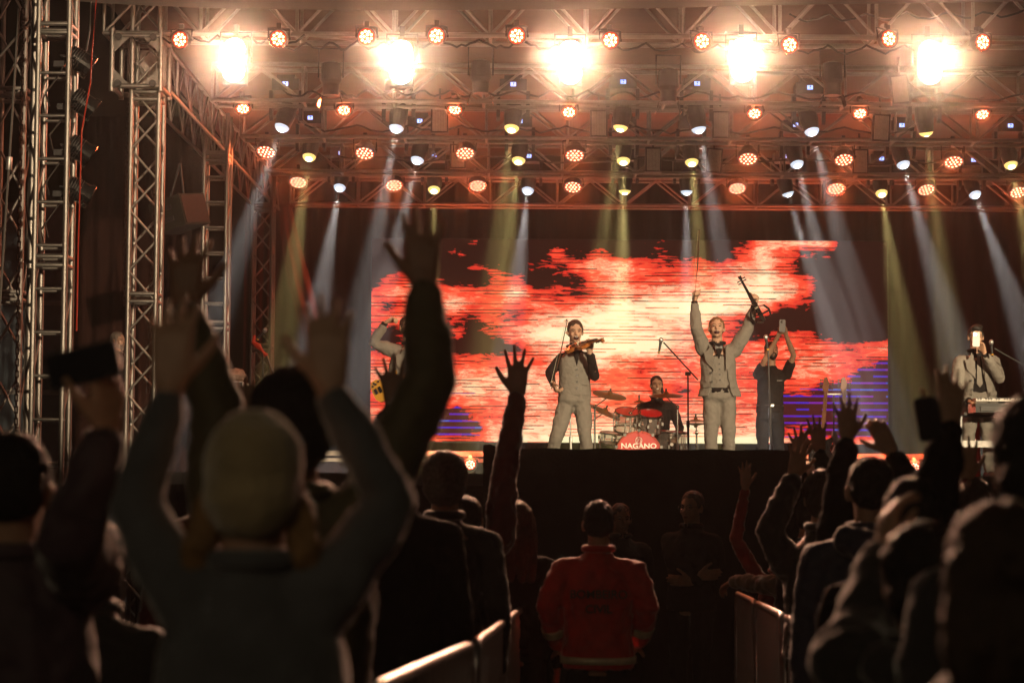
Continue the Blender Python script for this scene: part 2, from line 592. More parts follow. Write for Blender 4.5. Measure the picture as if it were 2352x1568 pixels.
# hoist chains
def chain(u0, v0, u1, v1, Y, label):
    a, b_ = P(u0, v0, Y), P(u1, v1, Y)
    n = int((b_ - a).length / 0.055)
    t = empty('hoist_chain', b_)
    tag(t, label, 'chain', 'hoist chains')
    b = MB()
    for i in range(n):
        p = a + (b_ - a) * (i / n); q = a + (b_ - a) * ((i + 1.25) / n)
        x = V((0.014, 0, 0)) if i % 2 else V((0, 0.014, 0))
        b.path([p + x, p - x, q - x, q + x, p + x], 0.006, 5)
    o = obj('links', b, M['black_metal'], t)
    tag(o, kind='stuff')
chain(54, -20, 36, 1000, 18.6, 'dark hoist chain hanging in the shadow left of the lamp mast')
chain(362, 180, 340, 900, 20.4, 'thin hoist chain hanging behind the front left mast')
chain(296, 200, 285, 700, 22.5, 'dark hoist chain in front of the side curtain')
# corrugated wall behind the left masts, blue light put into its colour
wl = empty('corrugated_wall', (-9.0, 33.5, GB))
tag(wl, 'corrugated metal wall, tinted as if blue lit, seen behind the masts at the far left', 'wall')
mcw = mat('blue_lit_sheet', (0.14, 0.19, 0.24), 0.5, 0.3, 0.2, 4)
for i in range(16):
    x = -11.6 + i * 0.34
    obj('sheet', MB().prism([(0, 0), (0.1, 0), (0.14, 0.05), (0.24, 0.05), (0.28, 0), (0.34, 0), (0.34, 0.09), (0, 0.09)], (x, 33.5, 2.6), (1, 0, 0), (0, -1, 0), 6.6), mcw, wl)
for z in (1.2, 2.7, 4.2):
    obj('rail', MB().box((-9.0, 33.42, z), (5.4, 0.06, 0.08)), M['steel'], wl)
# ------------------------------------------------------------------ the video wall
ROWS = ["00000200000001200015665000", "00002100031311211136422000", "10000221224564334456410000", "13421033011454444567530000",
        "35444336332465666788630000", "42446443445687888875220000", "34442233567897666421000000", "31333135788787765322332001",
        "21330002566888754444444345", "44433334455754444444455332", "55545555555433544444454300", "44445656665444434444331000",
        "33334545655444444444000000", "54300334555555555544000000", "44300156667777777666331012", "55543367788888888887654455"]
SY = 31.0
s0, s1 = P(850, 1010, SY), P(2040, 1010, SY)
SX0, SX1 = s0.x, s1.x
SZ0 = s0.z - 0.02
SZ1 = P(1445, 551, SY).z
gx_, gz_ = 130, 80
b = MB(); heat = []; vio = []
def samp(fx, fy):
    x = fx * 25; y = (1 - fy) * 15
    i, j = min(24, int(x)), min(14, int(y))
    a, c = x - i, y - j
    a = a * a * (3 - 2 * a); c = c * c * (3 - 2 * c)
    q = lambda r, k: int(ROWS[r][k])
    return (q(j, i) * (1 - a) + q(j, i + 1) * a) * (1 - c) + (q(j + 1, i) * (1 - a) + q(j + 1, i + 1) * a) * c
for j in range(gz_ + 1):
    for i in range(gx_ + 1):
        fx, fy = i / gx_, j / gz_
        b.v.append(V((SX0 + (SX1 - SX0) * fx, SY, SZ0 + (SZ1 - SZ0) * fy)))
        heat.append(samp(fx, fy) / 9)
        ru, rv = fx * 25, (1 - fy) * 15
        lv = 0.0
        if 2.4 < ru < 6 and 11.4 < rv < 14.9:
            lv = 1.0
        if ru < 0.7 and 11.3 < rv < 13.6:
            lv = 1.0
        edge = 11.9 - (ru - 19.3) * 0.42
        if ru > 19.0 and rv > edge - 0.9 and rv < 15:
            lv = 1.0
        vio.append(lv)
for j in range(gz_):
    for i in range(gx_):
        a = j * (gx_ + 1) + i
        b.f.append((a, a + 1, a + gx_ + 2, a + gx_ + 1))
SCR = empty('video_wall', ((SX0 + SX1) / 2, SY, SZ0))
tag(SCR, 'huge video wall showing red and cream flame shapes behind the band', 'video wall')
me = b.mesh('picture', ORG[SCR.name])
at = me.attributes.new('level', 'FLOAT', 'POINT'); at.data.foreach_set('value', heat)
at = me.attributes.new('violet', 'FLOAT', 'POINT'); at.data.foreach_set('value', vio)
m, nt, out = newmat('screen_picture')
L = nt.links.new
def math_(op, a, b_=None, c=None):
    n = N(nt, 'ShaderNodeMath', operation=op)
    for k, x in enumerate((a, b_, c)):
        if x is None: continue
        if isinstance(x, (int, float)): n.inputs[k].default_value = x
        else: L(x, n.inputs[k])
    return n.outputs[0]
tc = N(nt, 'ShaderNodeTexCoord')
sep = N(nt, 'ShaderNodeSeparateXYZ'); L(tc.outputs['Object'], sep.inputs[0])
ah = N(nt, 'ShaderNodeAttribute'); ah.attribute_name = 'level'
av = N(nt, 'ShaderNodeAttribute'); av.attribute_name = 'violet'
def tnoise(sx, sz, det, dist=0.0, off=0.0, rot=0.0):
    mp = N(nt, 'ShaderNodeMapping'); mp.inputs['Scale'].default_value = (sx, 1, sz); mp.inputs['Location'].default_value = (off, off, off); mp.inputs['Rotation'].default_value = (0, rad(rot), 0)
    L(tc.outputs['Object'], mp.inputs[0])
    nz = N(nt, 'ShaderNodeTexNoise'); nz.inputs['Scale'].default_value = 1.0; nz.inputs['Detail'].default_value = det; nz.inputs['Distortion'].default_value = dist
    L(mp.outputs[0], nz.inputs['Vector'])
    return nz.outputs['Fac']
n1 = tnoise(1.0, 4.6, 6, 1.1, 0.0, -20)
n2 = tnoise(4.5, 26.0, 5, 0.6, 4.0, 4)
n3 = tnoise(3.0, 12.0, 8, 2.0, 11.0, -10)
row = math_('FLOOR', math_('MULTIPLY', sep.outputs[2], 20.0))
blk = math_('FLOOR', math_('MULTIPLY', math_('ADD', sep.outputs[0], math_('MULTIPLY', row, 0.37)), 1.9))
cmb = N(nt, 'ShaderNodeCombineXYZ'); L(row, cmb.inputs[0]); L(blk, cmb.inputs[1])
wn_ = N(nt, 'ShaderNodeTexWhiteNoise', noise_dimensions='2D'); L(cmb.outputs[0], wn_.inputs['Vector'])
frac = math_('FRACT', math_('MULTIPLY', sep.outputs[2], 20.0))
thin = math_('LESS_THAN', frac, 0.28)
glitch = math_('MULTIPLY', thin, math_('GREATER_THAN', wn_.outputs['Value'], 0.62))
gl_shift = math_('MULTIPLY', glitch, math_('MULTIPLY_ADD', wn_.outputs['Value'], -0.9, 0.34))
h = math_('ADD', ah.outputs['Fac'], math_('MULTIPLY_ADD', n1, 0.38, -0.16))
h = math_('ADD', h, math_('MULTIPLY_ADD', n2, 0.38, -0.18))
h = math_('ADD', h, math_('MULTIPLY_ADD', n3, 0.50, -0.25))
h = math_('ADD', h, gl_shift)
rp = N(nt, 'ShaderNodeValToRGB'); cr_ = rp.color_ramp; cr_.interpolation = 'CONSTANT'
els = [(0.0, (0.016, 0.004, 0.003)), (0.285, (0.62, 0.028, 0.016)), (0.37, (0.95, 0.07, 0.03)), (0.48, (1.0, 0.14, 0.065)), (0.55, (1.0, 0.33, 0.18)), (0.60, (1.0, 0.20, 0.10)), (0.63, (1.0, 0.48, 0.27)), (0.73, (1.0, 0.68, 0.40)), (0.82, (1.0, 0.90, 0.52))]
cr_.elements.remove(cr_.elements[1])
for q_, (p_, c_) in enumerate(els):
    e = cr_.elements[0] if q_ == 0 else cr_.elements.new(p_)
    e.color = (*c_, 1)
L(h, rp.inputs['Fac'])
# violet scan lines where the picture breaks up
r2 = math_('FRACT', math_('MULTIPLY', sep.outputs[2], 9.6))
ln = math_('LESS_THAN', r2, 0.26)
c2 = N(nt, 'ShaderNodeCombineXYZ'); L(math_('FLOOR', math_('MULTIPLY', sep.outputs[2], 9.6)), c2.inputs[0]); L(math_('FLOOR', math_('MULTIPLY', sep.outputs[0], 5.0)), c2.inputs[1])
w2 = N(nt, 'ShaderNodeTexWhiteNoise', noise_dimensions='2D'); L(c2.outputs[0], w2.inputs['Vector'])
vr = N(nt, 'ShaderNodeValToRGB'); vr.color_ramp.interpolation = 'CONSTANT'
ve = [(0.0, (0.06, 0.010, 0.012)), (0.12, (0.10, 0.015, 0.42)), (0.45, (0.06, 0.02, 0.50)), (0.7, (0.20, 0.02, 0.38)), (0.86, (0.06, 0.10, 0.48))]
vr.color_ramp.elements.remove(vr.color_ramp.elements[1])
for q_, (p_, c_) in enumerate(ve):
    e = vr.color_ramp.elements[0] if q_ == 0 else vr.color_ramp.elements.new(p_)
    e.color = (*c_, 1)
L(w2.outputs['Value'], vr.inputs['Fac'])
mixv = N(nt, 'ShaderNodeMix', data_type='RGBA'); mixv.inputs[6].default_value = (0.055, 0.009, 0.009, 1)
L(ln, mixv.inputs[0]); L(vr.outputs['Color'], mixv.inputs[7])
isv = math_('MULTIPLY', math_('GREATER_THAN', av.outputs['Fac'], 0.5), math_('LESS_THAN', h, 0.285))
mx = N(nt, 'ShaderNodeMix', data_type='RGBA'); L(isv, mx.inputs[0]); L(rp.outputs['Color'], mx.inputs[6]); L(mixv.outputs[2], mx.inputs[7])
em = N(nt, 'ShaderNodeEmission'); em.inputs['Strength'].default_value = 1.6; L(mx.outputs[2], em.inputs['Color'])
L(em.outputs[0], out.inputs[0])
m.cycles.emission_sampling = 'NONE'
obj('picture', me, m, SCR)
obj('cabinet', MB().box(((SX0 + SX1) / 2, SY + 0.09, (SZ0 + SZ1) / 2), (SX1 - SX0 + 0.04, 0.16, SZ1 - SZ0 + 0.02)), M['black_metal'], SCR)
# the light the wall throws
SCREEN_LAMP = lamp('wall_light', 'AREA', ((SX0 + SX1) / 2, SY - 0.06, (SZ0 + SZ1) / 2 - 0.2), ((SX0 + SX1) / 2, 0, (SZ0 + SZ1) / 2 - 0.2), 46, (1.0, 0.22, 0.12), SCR, shape='RECTANGLE', size=7.6, size_y=2.4)

# ------------------------------------------------------------------ lamps on the trusses
E = {'red_glow': emat('red_led_rim', (1.0, 0.11, 0.035), 2.8), 'hot': emat('hot_led', (1.0, 0.60, 0.40), 7.0), 'plate': emat('red_lit_plate', (1.0, 0.05, 0.012), 0.42),
     'lcd': emat('lcd_panel', (0.30, 0.42, 1.0), 3.2), 'lcd_ink': emat('lcd_lettering', (0.05, 0.08, 0.5), 0.6),
     'lens_w': emat('white_lens', (0.60, 0.68, 0.80), 1.7), 'core_w': emat('white_core', (0.9, 0.95, 1.0), 12.0),
     'lens_y': emat('yellow_lens', (0.95, 0.72, 0.22), 1.8), 'core_y': emat('yellow_core', (1.0, 0.93, 0.6), 12.0),
     'blind': emat('flood_glass', (1.0, 0.86, 0.66), 60.0)}
def frame_of(d):
    """matrix whose -Y axis looks along d"""
    d = V(d).normalized()
    y = -d
    x = V((0, 0, 1)).cross(y)
    x = V((1, 0, 0)) if x.length < 1e-4 else x.normalized()
    x = -x if x.x < 0 else x
    z = x.cross(y)
    return Matrix((x, y, z)).transposed()
def led_spots(kind):
    if kind == 12:
        return [(0.022, 60 + 120 * k) for k in range(3)] + [(0.052, 20 + 40 * k) for k in range(9)]
    return [(0.0, 0)] + [(0.046, 60 * k) for k in range(6)] + [(0.092, 30 * k) for k in range(12)]
_par = {}
def make_par(kind):
    R = 0.088 if kind == 12 else 0.120
    root = empty('par_lamp', (0, 0, 0))
    h_ = MB().lathe((0, 0.0, 0), (0, 1, 0), [(-0.03, R), (-0.028, R * 1.06), (0.05, R * 1.06), (0.09, R * 0.85), (0.15, R * 0.6), (0.16, R * 0.3)], 24, closed=False)
    h_.lathe((0, 0, 0), (0, 1, 0), [(-0.03, R), (-0.012, R * 0.95), (-0.011, 0.001)], 24, closed=False)
    obj('housing', h_, M['black_metal'], root, smooth=False)
    rg = MB().lathe((0, 0, 0), (0, 1, 0), [(-0.036, R * 1.02), (-0.036, R * 1.07), (-0.022, R * 1.07)], 24, closed=False)
    obj('rim_ring', rg, M['chrome'], root)
    a, b_ = MB(), MB()
    rl = 0.0175 if kind == 12 else 0.0165
    for r, an in led_spots(kind):
        c = V((r * math.cos(rad(an)) * (R / 0.088 if kind == 12 else 1), -0.016, r * math.sin(rad(an)) * (R / 0.088 if kind == 12 else 1)))
        a.disc(c, (0, -1, 0), rl * (1.25 if kind == 12 else 1.1), 10)
        b_.disc(c + V((0, -0.003, 0)), (0, -1, 0), rl * 0.68, 10)
    obj('face_plate', MB().disc((0, -0.013, 0), (0, -1, 0), R * 0.94, 24), E['plate'], root)
    o = obj('led_lenses', a, E['red_glow'], root); tag(o, kind='stuff')
    o2 = obj('led_cores', b_, E['hot'], o); tag(o2, kind='stuff')
    obj('knob', MB().tube((R * 1.02, 0.04, 0), (R * 1.3, 0.04, 0), 0.016), M['black_metal'], root)
    return root
def make_yoke(root, R, top, m=None):
    """bracket from the lamp's pivots up to the clamp"""
    o = MB().path([(-R * 1.15, 0.03, 0), (-R * 1.15, 0.03, top - 0.05), (R * 1.15, 0.03, top - 0.05), (R * 1.15, 0.03, 0)], 0.009, 6)
    return o
def place(root, p, d, label, cat, group):
    root.matrix_world = Matrix.Translation(p) @ frame_of(d).to_4x4()
    tag(root, label, cat, group)
    ORG[root.name] = V(p)
PROTO = {12: make_par(12), 37: make_par(37)}
USED = {12: False, 37: False}
def ordn(k):
    return ['first', 'second', 'third', 'fourth', 'fifth', 'sixth', 'seventh', 'eighth', 'ninth', 'tenth'][k]
def par(kind, u, v, Y, d, label, group, clamp_z, power=3.0):
    p = P(u, v, Y)
    root = PROTO[kind] if not USED[kind] else copy_tree(PROTO[kind])
    USED[kind] = True
    place(root, p, d, label, 'stage lamp', group)
    R = 0.088 if kind == 12 else 0.120
    # bracket and clamp stand upright whatever way the lamp points
    inv = root.matrix_world.inverted()
    t = max(0.14, clamp_z - p.z)
    y = MB().path([(-R * 1.16, 0.03, 0), (-R * 1.16, 0.05, t * 0.7), (0, 0.05, t * 0.74), (R * 1.16, 0.05, t * 0.7), (R * 1.16, 0.03, 0)], 0.009, 6)
    y.box((0, 0.05, t * 0.87), (0.045, 0.06, t * 0.3))
    me_ = bpy.data.meshes.new('bracket')
    me_.from_pydata([tuple(inv @ (q + p)) for q in y.v], [], y.f)
    ob = bpy.data.objects.new('bracket', me_); COL.objects.link(ob); ob.parent = root; me_.materials.append(M['black_metal'])
    if power:
        dd = V(d).normalized()
        l = lamp('par_light', 'SPOT', p + dd * 0.05, p + dd, power, (1.0, 0.16, 0.045), None, spot_size=rad(150), spot_blend=0.6, shadow_soft_size=0.07)
        l.parent = root; l.matrix_parent_inverse = inv
    return root
R1 = [(415, 92), (640, 90), (842, 85), (1003, 83), (1187, 83), (1402, 93), (1612, 96), (1813, 104), (2040, 90), (2255, 98)]
for k, (u, v) in enumerate(R1):
    par(12, u, v, 19.28, ((u - 1176) * 0.0003 + random.uniform(-.12, .12), -1, -0.12 + random.uniform(-.08, .05)),
        'red twelve lens lamp on the front truss, %s from the left' % ordn(k), 'red lamps along the front truss', 5.85, 26)
R2 = [(558, 248), (790, 251), (1045, 250), (1307, 256), (1733, 259), (1975, 259), (2256, 261)]
for k, (u, v) in enumerate(R2):
    par(12, u, v, 21.9, (random.uniform(-.1, .1), -0.66, -0.75 + random.uniform(-.1, .1)),
        'red twelve lens lamp tipped downward below the floodlights, %s from the left' % ordn(k), 'red lamps of the second row', 5.6, 46)
R3 = [(612, 347), (838, 350), (1068, 350), (1320, 355), (1718, 363), (1938, 365), (2190, 370)]
for k, (u, v) in enumerate(R3):
    par(37, u, v, 24.2, (random.uniform(-.12, .12), -0.52, -0.85), 'large red many lens wash lamp of the upper row, %s from the left' % ordn(k), 'red wash lamps, upper row', 5.6, 56)
R4 = [(685, 417), (905, 424), (1097, 425), (1316, 428), (1693, 431), (1920, 432), (2127, 434), (2338, 440)]
for k, (u, v) in enumerate(R4):
    par(37, u, v, 26.9, (random.uniform(-.12, .12), -0.55, -0.83), 'large red many lens wash lamp of the lowest row, %s from the left' % ordn(k), 'red wash lamps, lowest row', 5.5, 56)

# moving heads: base with display, yoke, head, lens and a beam of light
def make_head(col):
    root = empty('moving_head', (0, 0, 0))      # origin at the tilt pivot, base above
    obj('base', MB().box((0, 0.02, 0.33), (0.30, 0.26, 0.13)).box((0, 0.02, 0.42), (0.2, 0.18, 0.05)), M['black_metal'], root)
    d_ = obj('display', MB().box((0.0, -0.113, 0.335), (0.062, 0.006, 0.046)), E['lcd'], root)
    obj('lettering', MB().box((0.004, -0.1175, 0.345), (0.018, 0.002, 0.014)).box((0.0, -0.1175, 0.325), (0.01, 0.002, 0.012)), E['lcd_ink'], d_)
    for s in (-1, 1):
        obj('yoke_arm', MB().prism([(-0.07, 0.27), (0.07, 0.27), (0.055, -0.02), (0.0, -0.06), (-0.055, -0.02)], (s * 0.165, 0.02, 0), (0, 1, 0), (0, 0, 1), 0.04), M['black_metal'], root)
    return root
HEADS = {'w': None, 'y': None}
gob, gnt_ = {}, {}
def gobo(ld, k):
    """split the beam into soft rays, as its glass gobo does"""
    ld.use_nodes = True
    nt_ = ld.node_tree
    em_ = [n for n in nt_.nodes if n.type == 'EMISSION'][0]
    tc_ = nt_.nodes.new('ShaderNodeTexCoord')
    mp_ = nt_.nodes.new('ShaderNodeMapping'); mp_.inputs['Location'].default_value = (k * 1.7, k * 0.9, 0); mp_.inputs['Scale'].default_value = (38, 38, 0.01)
    nz_ = nt_.nodes.new('ShaderNodeTexNoise'); nz_.inputs['Scale'].default_value = 1.0; nz_.inputs['Detail'].default_value = 1
    rp_ = nt_.nodes.new('ShaderNodeMapRange'); rp_.inputs[1].default_value = 0.42; rp_.inputs[2].default_value = 0.60; rp_.inputs[3].default_value = 0.12; rp_.inputs[4].default_value = 2.2
    nt_.links.new(tc_.outputs['Normal'], mp_.inputs[0]); nt_.links.new(mp_.outputs[0], nz_.inputs['Vector'])
    nt_.links.new(nz_.outputs['Fac'], rp_.inputs[0]); nt_.links.new(rp_.outputs[0], em_.inputs['Strength'])
BEAM_W, BEAM_Y = 170000.0, 160000.0
def head(u, v, Y, col, du, dv, label, group, k, gain=1.0):
    p_l = P(u, v, Y)                                   # where the lens is
    aim = P(u + du, v + dv, Y - (-0.1 if u == 2127 else 0.05 if u in (1810, 1577) or (u == 1435) else 0.5 if Y > 26 else 0.35 if Y > 23 else (0.10 if u in (1605, 1425) else 0.27))) - p_l             # leans out over the stage front
    aim.normalize()
    piv = p_l - aim * 0.17
    root = HEADS[col]
    if root is None:
        root = make_head(col); HEADS[col] = root
    else:
        root = copy_tree(HEADS[col])
        for ch in list(root.children):
            if ch.name.startswith('head') or ch.type == 'LIGHT':
                for g in list(ch.children): bpy.data.objects.remove(g)
                bpy.data.objects.remove(ch)
    root.location = piv
    root.rotation_euler = (0, 0, 0)
    tag(root, label, 'stage lamp', group)
    ORG[root.name] = piv
    hd = MB().lathe(piv, aim, [(-0.14, 0.06), (-0.12, 0.095), (0.02, 0.105), (0.10, 0.092), (0.165, 0.086)], 18, closed=False)
    hd.disc(piv - aim * 0.14, -aim, 0.06, 18)
    ho = obj('head', hd, M['black_metal'], root)
    dome = [(0.0, 0.082), (0.022, 0.078), (0.042, 0.064), (0.056, 0.042), (0.062, 0.012)]
    obj('lens', MB().lathe(piv + aim * 0.150, aim, dome, 22, closed=False), E['lens_' + col], ho, smooth=True)
    core = [(0.0, 0.050), (0.018, 0.044), (0.030, 0.026), (0.035, 0.004)]
    obj('lens_core', MB().lathe(piv + aim * 0.182 - V((0, 0.010, 0)), aim, core, 18, closed=False), E['core_' + col], ho, smooth=True)
    c = (1.0, 0.95, 0.90) if col == 'w' else (1.0, 0.80, 0.28)
    l = lamp('beam_light', 'SPOT', p_l + aim * 0.06, p_l + aim, (BEAM_W if col == 'w' else BEAM_Y) * gain, c, root, spot_size=rad(11), spot_blend=0.55, shadow_soft_size=0.035)
    gobo(l.data, k)
HA = [(647, 294, 'w', -42, 120), (910, 296, 'w', -22, 120), (1175, 296, 'y', -14, 120), (1425, 294, 'y', -18, 120), (1605, 298, 'w', 22, 120), (1865, 303, 'w', 32, 120), (2127, 305, 'y', 14, 120)]
HB = [(710, 362, 'y', -18, 120), (958, 369, 'w', -30, 120), (1191, 370, 'y', -14, 120), (1432, 371, 'y', -3, 120), (1589, 374, 'y', 10, 120), (1831, 378, 'w', 30, 120), (2075, 379, 'w', 34, 120), (2322, 380, 'y', 26, 120)]
HC = [(780, 432, 'w', -22, 120), (997, 437, 'y', -4, 120), (1212, 439, 'w', -14, 120), (1435, 440, 'y', -3, 120), (1577, 441, 'w', 0, 120), (1810, 445, 'w', 36, 120), (2025, 445, 'y', 18, 120), (2240, 448, 'w', 44, 120)]
k = 0
for nm, row_, Y in (('nearest', HA, 21.95), ('middle', HB, 24.3), ('rear', HC, 26.95)):
    for i, (u, v, c_, du, dv) in enumerate(row_):
        head(u, v, Y, c_, du, dv, '%s beam moving head lamp of the %s row, %s from the left' % ('white' if c_ == 'w' else 'yellow', nm, ordn(i)), 'moving heads, %s row' % nm, k, {21.95: 0.7, 24.3: 0.9, 26.95: 1.0}[Y])
        k += 1

# floodlights
BL = [(538, 140), (922, 145), (1310, 145), (1705, 140), (2135, 145)]
FLOOD = []
for k, (u, v) in enumerate(BL):
    c = P(u, v, 19.15)
    root = empty('floodlight', c)
    tag(root, 'blazing two cell floodlight hung from the front truss, %s from the left' % ordn(k), 'floodlight', 'floodlights')
    obj('housing', MB().box(c + V((0, 0.10, 0)), (0.23, 0.12, 0.44)), M['black_metal'], root)
    for dz in (0.108, -0.108):
        cell = obj('lamp_cell', MB().lathe(c + V((0, 0.02, dz)), (0, -1, 0), [(-0.0, 0.07), (0.045, 0.102), (0.05, 0.106)], 20, closed=False), M['chrome'], root)
        obj('lamp_glass', MB().disc(c + V((0, -0.022, dz)), (0, -1, -0.05), 0.102, 20), E['blind'], cell)
    obj('bracket', MB().path([c + V((-0.15, 0.1, 0)), c + V((-0.15, 0.1, 0.3)), c + V((0.15, 0.1, 0.3)), c + V((0.15, 0.1, 0))], 0.012, 6).box(c + V((0, 0.12, 0.33)), (0.05, 0.06, 0.1)), M['black_metal'], root)
    FLOOD.append(lamp('flood_light', 'POINT', c + V((0, -0.42, 0)), c + V((0, -6, -1.0)), 50, (1.0, 0.45, 0.25), root, shadow_soft_size=0.1))
    tg = [(-1.0, 4.5, 1.4), (-0.6, 5.5, 1.3), (0.5, 7.5, 1.0), (1.4, 6.5, 1.2), (2.0, 5.0, 1.3)][k]
    lamp('flood_throw', 'SPOT', c + V((0, -0.2, 0)), tg, [2000, 2500, 2600, 2500, 2400][k], (1.0, 0.54, 0.33), root, spot_size=rad(34), spot_blend=0.7, shadow_soft_size=0.1)

# uplights on the deck in front of the riser
for k, (u, v) in enumerate([(1000, 1064), (1080, 1066), (1922, 1082), (2012, 1074), (2100, 1080), (1180, 1070)]):
    p = P(u, 1066, 27.75)
    p.z = FLOOR + 0.13
    lab = ['red floor lamp behind the grey haired head, left one of two', 'red floor lamp just left of the black front block', 'red floor lamp below the two guitars', 'red floor lamp near the right edge of the video wall', 'red floor lamp right of the video wall, nearest the keyboard', 'red floor lamp hidden behind the black front block'][k]
    r_ = par(12, u, 1066, 27.75, (0, -0.86, 0.35), lab, 'red floor lamps', 0, 0)
    r_.location = p
    l = lamp('floor_light', 'SPOT', p + V((0, -0.05, 0.05)), p + V((0, 0.9, 1.0)), 420, (1.0, 0.10, 0.03), None, spot_size=rad(130), spot_blend=0.7, shadow_soft_size=0.07)
# ------------------------------------------------------------------ figures
JOBS = []
def limb(mb, pts, rs, n=12, flat=None):
    """round ended tube through points; flat = (axis, ratio) squashes the section along an axis"""
    pts = [V(p) for p in pts]
    m = len(pts)
    d0 = (pts[1] - pts[0]).normalized(); d1 = (pts[-1] - pts[-2]).normalized()
    P_, R_ = [], []
    for a in (80, 50, 22):
        P_.append(pts[0] - d0 * rs[0] * math.sin(rad(a)) * 0.9); R_.append(rs[0] * math.cos(rad(a)))
    for p, r in zip(pts, rs):
        P_.append(p); R_.append(r)
    for a in (22, 50, 80):
        P_.append(pts[-1] + d1 * rs[-1] * math.sin(rad(a)) * 0.9); R_.append(rs[-1] * math.cos(rad(a)))
    b = MB().path(P_, R_, n)
    if flat:
        ax, q = V(flat[0]).normalized(), flat[1]
        for k in range(len(b.v)):
            c = P_[k // n]
            w = b.v[k] - c
            b.v[k] = c + w - ax * w.dot(ax) * (1 - q)
    return mb.add(b.v, b.f)
def loft(mb, rings, S, F, n=22, pw=2.3):
    """closed body through elliptic rings (centre, half width, half depth)"""
    vs = []
    for c, a, d in rings:
        for k in range(n):
            t = 2 * math.pi * k / n
            ct, st_ = math.cos(t), math.sin(t)
            x = math.copysign(abs(ct) ** (2 / pw), ct) * a
            y = math.copysign(abs(st_) ** (2 / pw), st_) * d
            vs.append(V(c) + S * x + F * y)
    m = len(rings)
    fs = []
    for i in range(m - 1):
        for k in range(n):
            k2 = (k + 1) % n
            fs.append((i * n + k, i * n + k2, (i + 1) * n + k2, (i + 1) * n + k))
    fs += [tuple(range(n - 1, -1, -1)), tuple(range((m - 1) * n, m * n))]
    return mb.add(vs, fs)
_tex = {}
def cloud(size):
    k = round(size, 3)
    if k not in _tex:
        t = bpy.data.textures.new('folds_%g' % k, 'CLOUDS')
        t.noise_scale = size; t.noise_depth = 2
        _tex[k] = t
    return _tex[k]
def grown(name, mb, m, voxel, parent=None, org=None, smooth=3, disp=0.0, dsize=0.08):
    """one continuous surface grown from overlapping shapes"""
    o = obj(name, mb, m, parent, org)
    md = o.modifiers.new('r', 'REMESH'); md.mode = 'VOXEL'; md.voxel_size = voxel; md.use_smooth_shade = True
    if smooth:
        ms = o.modifiers.new('s', 'SMOOTH'); ms.factor = 0.5; ms.iterations = smooth
    if disp:
        dm = o.modifiers.new('d', 'DISPLACE'); dm.texture = cloud(dsize); dm.strength = disp; dm.mid_level = 0.5; dm.texture_coords = 'GLOBAL'
    JOBS.append(o)
    return o
def finish_growth():
    dg = bpy.context.evaluated_depsgraph_get()
    for o in JOBS:
        me = bpy.data.meshes.new_from_object(o.evaluated_get(dg))
        me.name = o.name
        old = o.data
        o.modifiers.clear()
        o.data = me
        if not me.materials:
            for mm in old.materials: me.materials.append(mm)
        if not old.users: bpy.data.meshes.remove(old)
    JOBS.clear()
def hand(mb, w, d, pn, side, s=1.0, spread=1.0, curl=(8, 10, 8), thumb=1.0, fcurl=None):
    """palm, four fingers and a thumb: w wrist, d finger direction, pn palm normal, side +1 left / -1 right"""
    d = V(d).normalized(); pn = V(pn); pn = (pn - d * pn.dot(d)).normalized()
    T = d.cross(pn) * (-side)
    k = s
    limb(mb, [w - d * 0.02 * k, w + d * 0.02 * k], [0.027 * k, 0.028 * k], 10, (pn, 0.72))
    for t_, l in ((0.027, 0.092), (0.009, 0.096), (-0.009, 0.092), (-0.026, 0.083)):
        limb(mb, [w + T * t_ * 0.55 * k + d * 0.01 * k, w + T * t_ * k + d * l * k], [0.020 * k, 0.0155 * k], 8, (pn, 0.85))
    L_ = [0.080, 0.090, 0.083, 0.066]
    for i, (t_, l, sp) in enumerate(((0.030, 0.090, 9), (0.010, 0.096, 2), (-0.010, 0.092, -6), (-0.029, 0.082, -15))):
        c = fcurl[i] if fcurl else curl
        p = w + T * t_ * k + d * l * k
        a0 = rad(sp * spread)
        f = d * math.cos(a0) + T * math.sin(a0)
        pts = [p - f * 0.012 * k, p]; rs = [0.0098 * k, 0.0095 * k]
        acc = 0.0
        for j, (fr, cc) in enumerate(zip((0.44, 0.31, 0.25), c)):
            acc += cc
            g = f * math.cos(rad(acc)) + pn * math.sin(rad(acc))
            p = p + g * L_[i] * fr * 1.05 * k
            pts.append(p); rs.append((0.0090, 0.0082, 0.0070)[j] * k)
        limb(mb, pts, rs, 8)
    p = w + T * 0.024 * k + d * 0.022 * k
    g = (T * 0.72 * thumb + d * (0.75 if thumb > 0.5 else 0.8) + pn * 0.22).normalized()
    p1 = p + g * 0.042 * k
    g2 = (T * 0.55 * thumb + d * 0.85 + pn * 0.2).normalized()
    p2 = p1 + g2 * 0.034 * k
    p3 = p2 + (g2 + d * 0.25 + pn * 0.1).normalized() * 0.026 * k
    limb(mb, [p - g * 0.01 * k, p1, p2, p3], [0.016 * k, 0.0125 * k, 0.0112 * k, 0.0092 * k], 8)
def skinmat(name, col):
    return mat(name, col, 0.5, 0, 0.12, 25, 0.12, 120, spec=0.4)
SK = {'fair': skinmat('fair_skin', (0.50, 0.31, 0.22)), 'tan': skinmat('tan_skin', (0.42, 0.25, 0.165)), 'brown': skinmat('brown_skin', (0.30, 0.17, 0.11))}
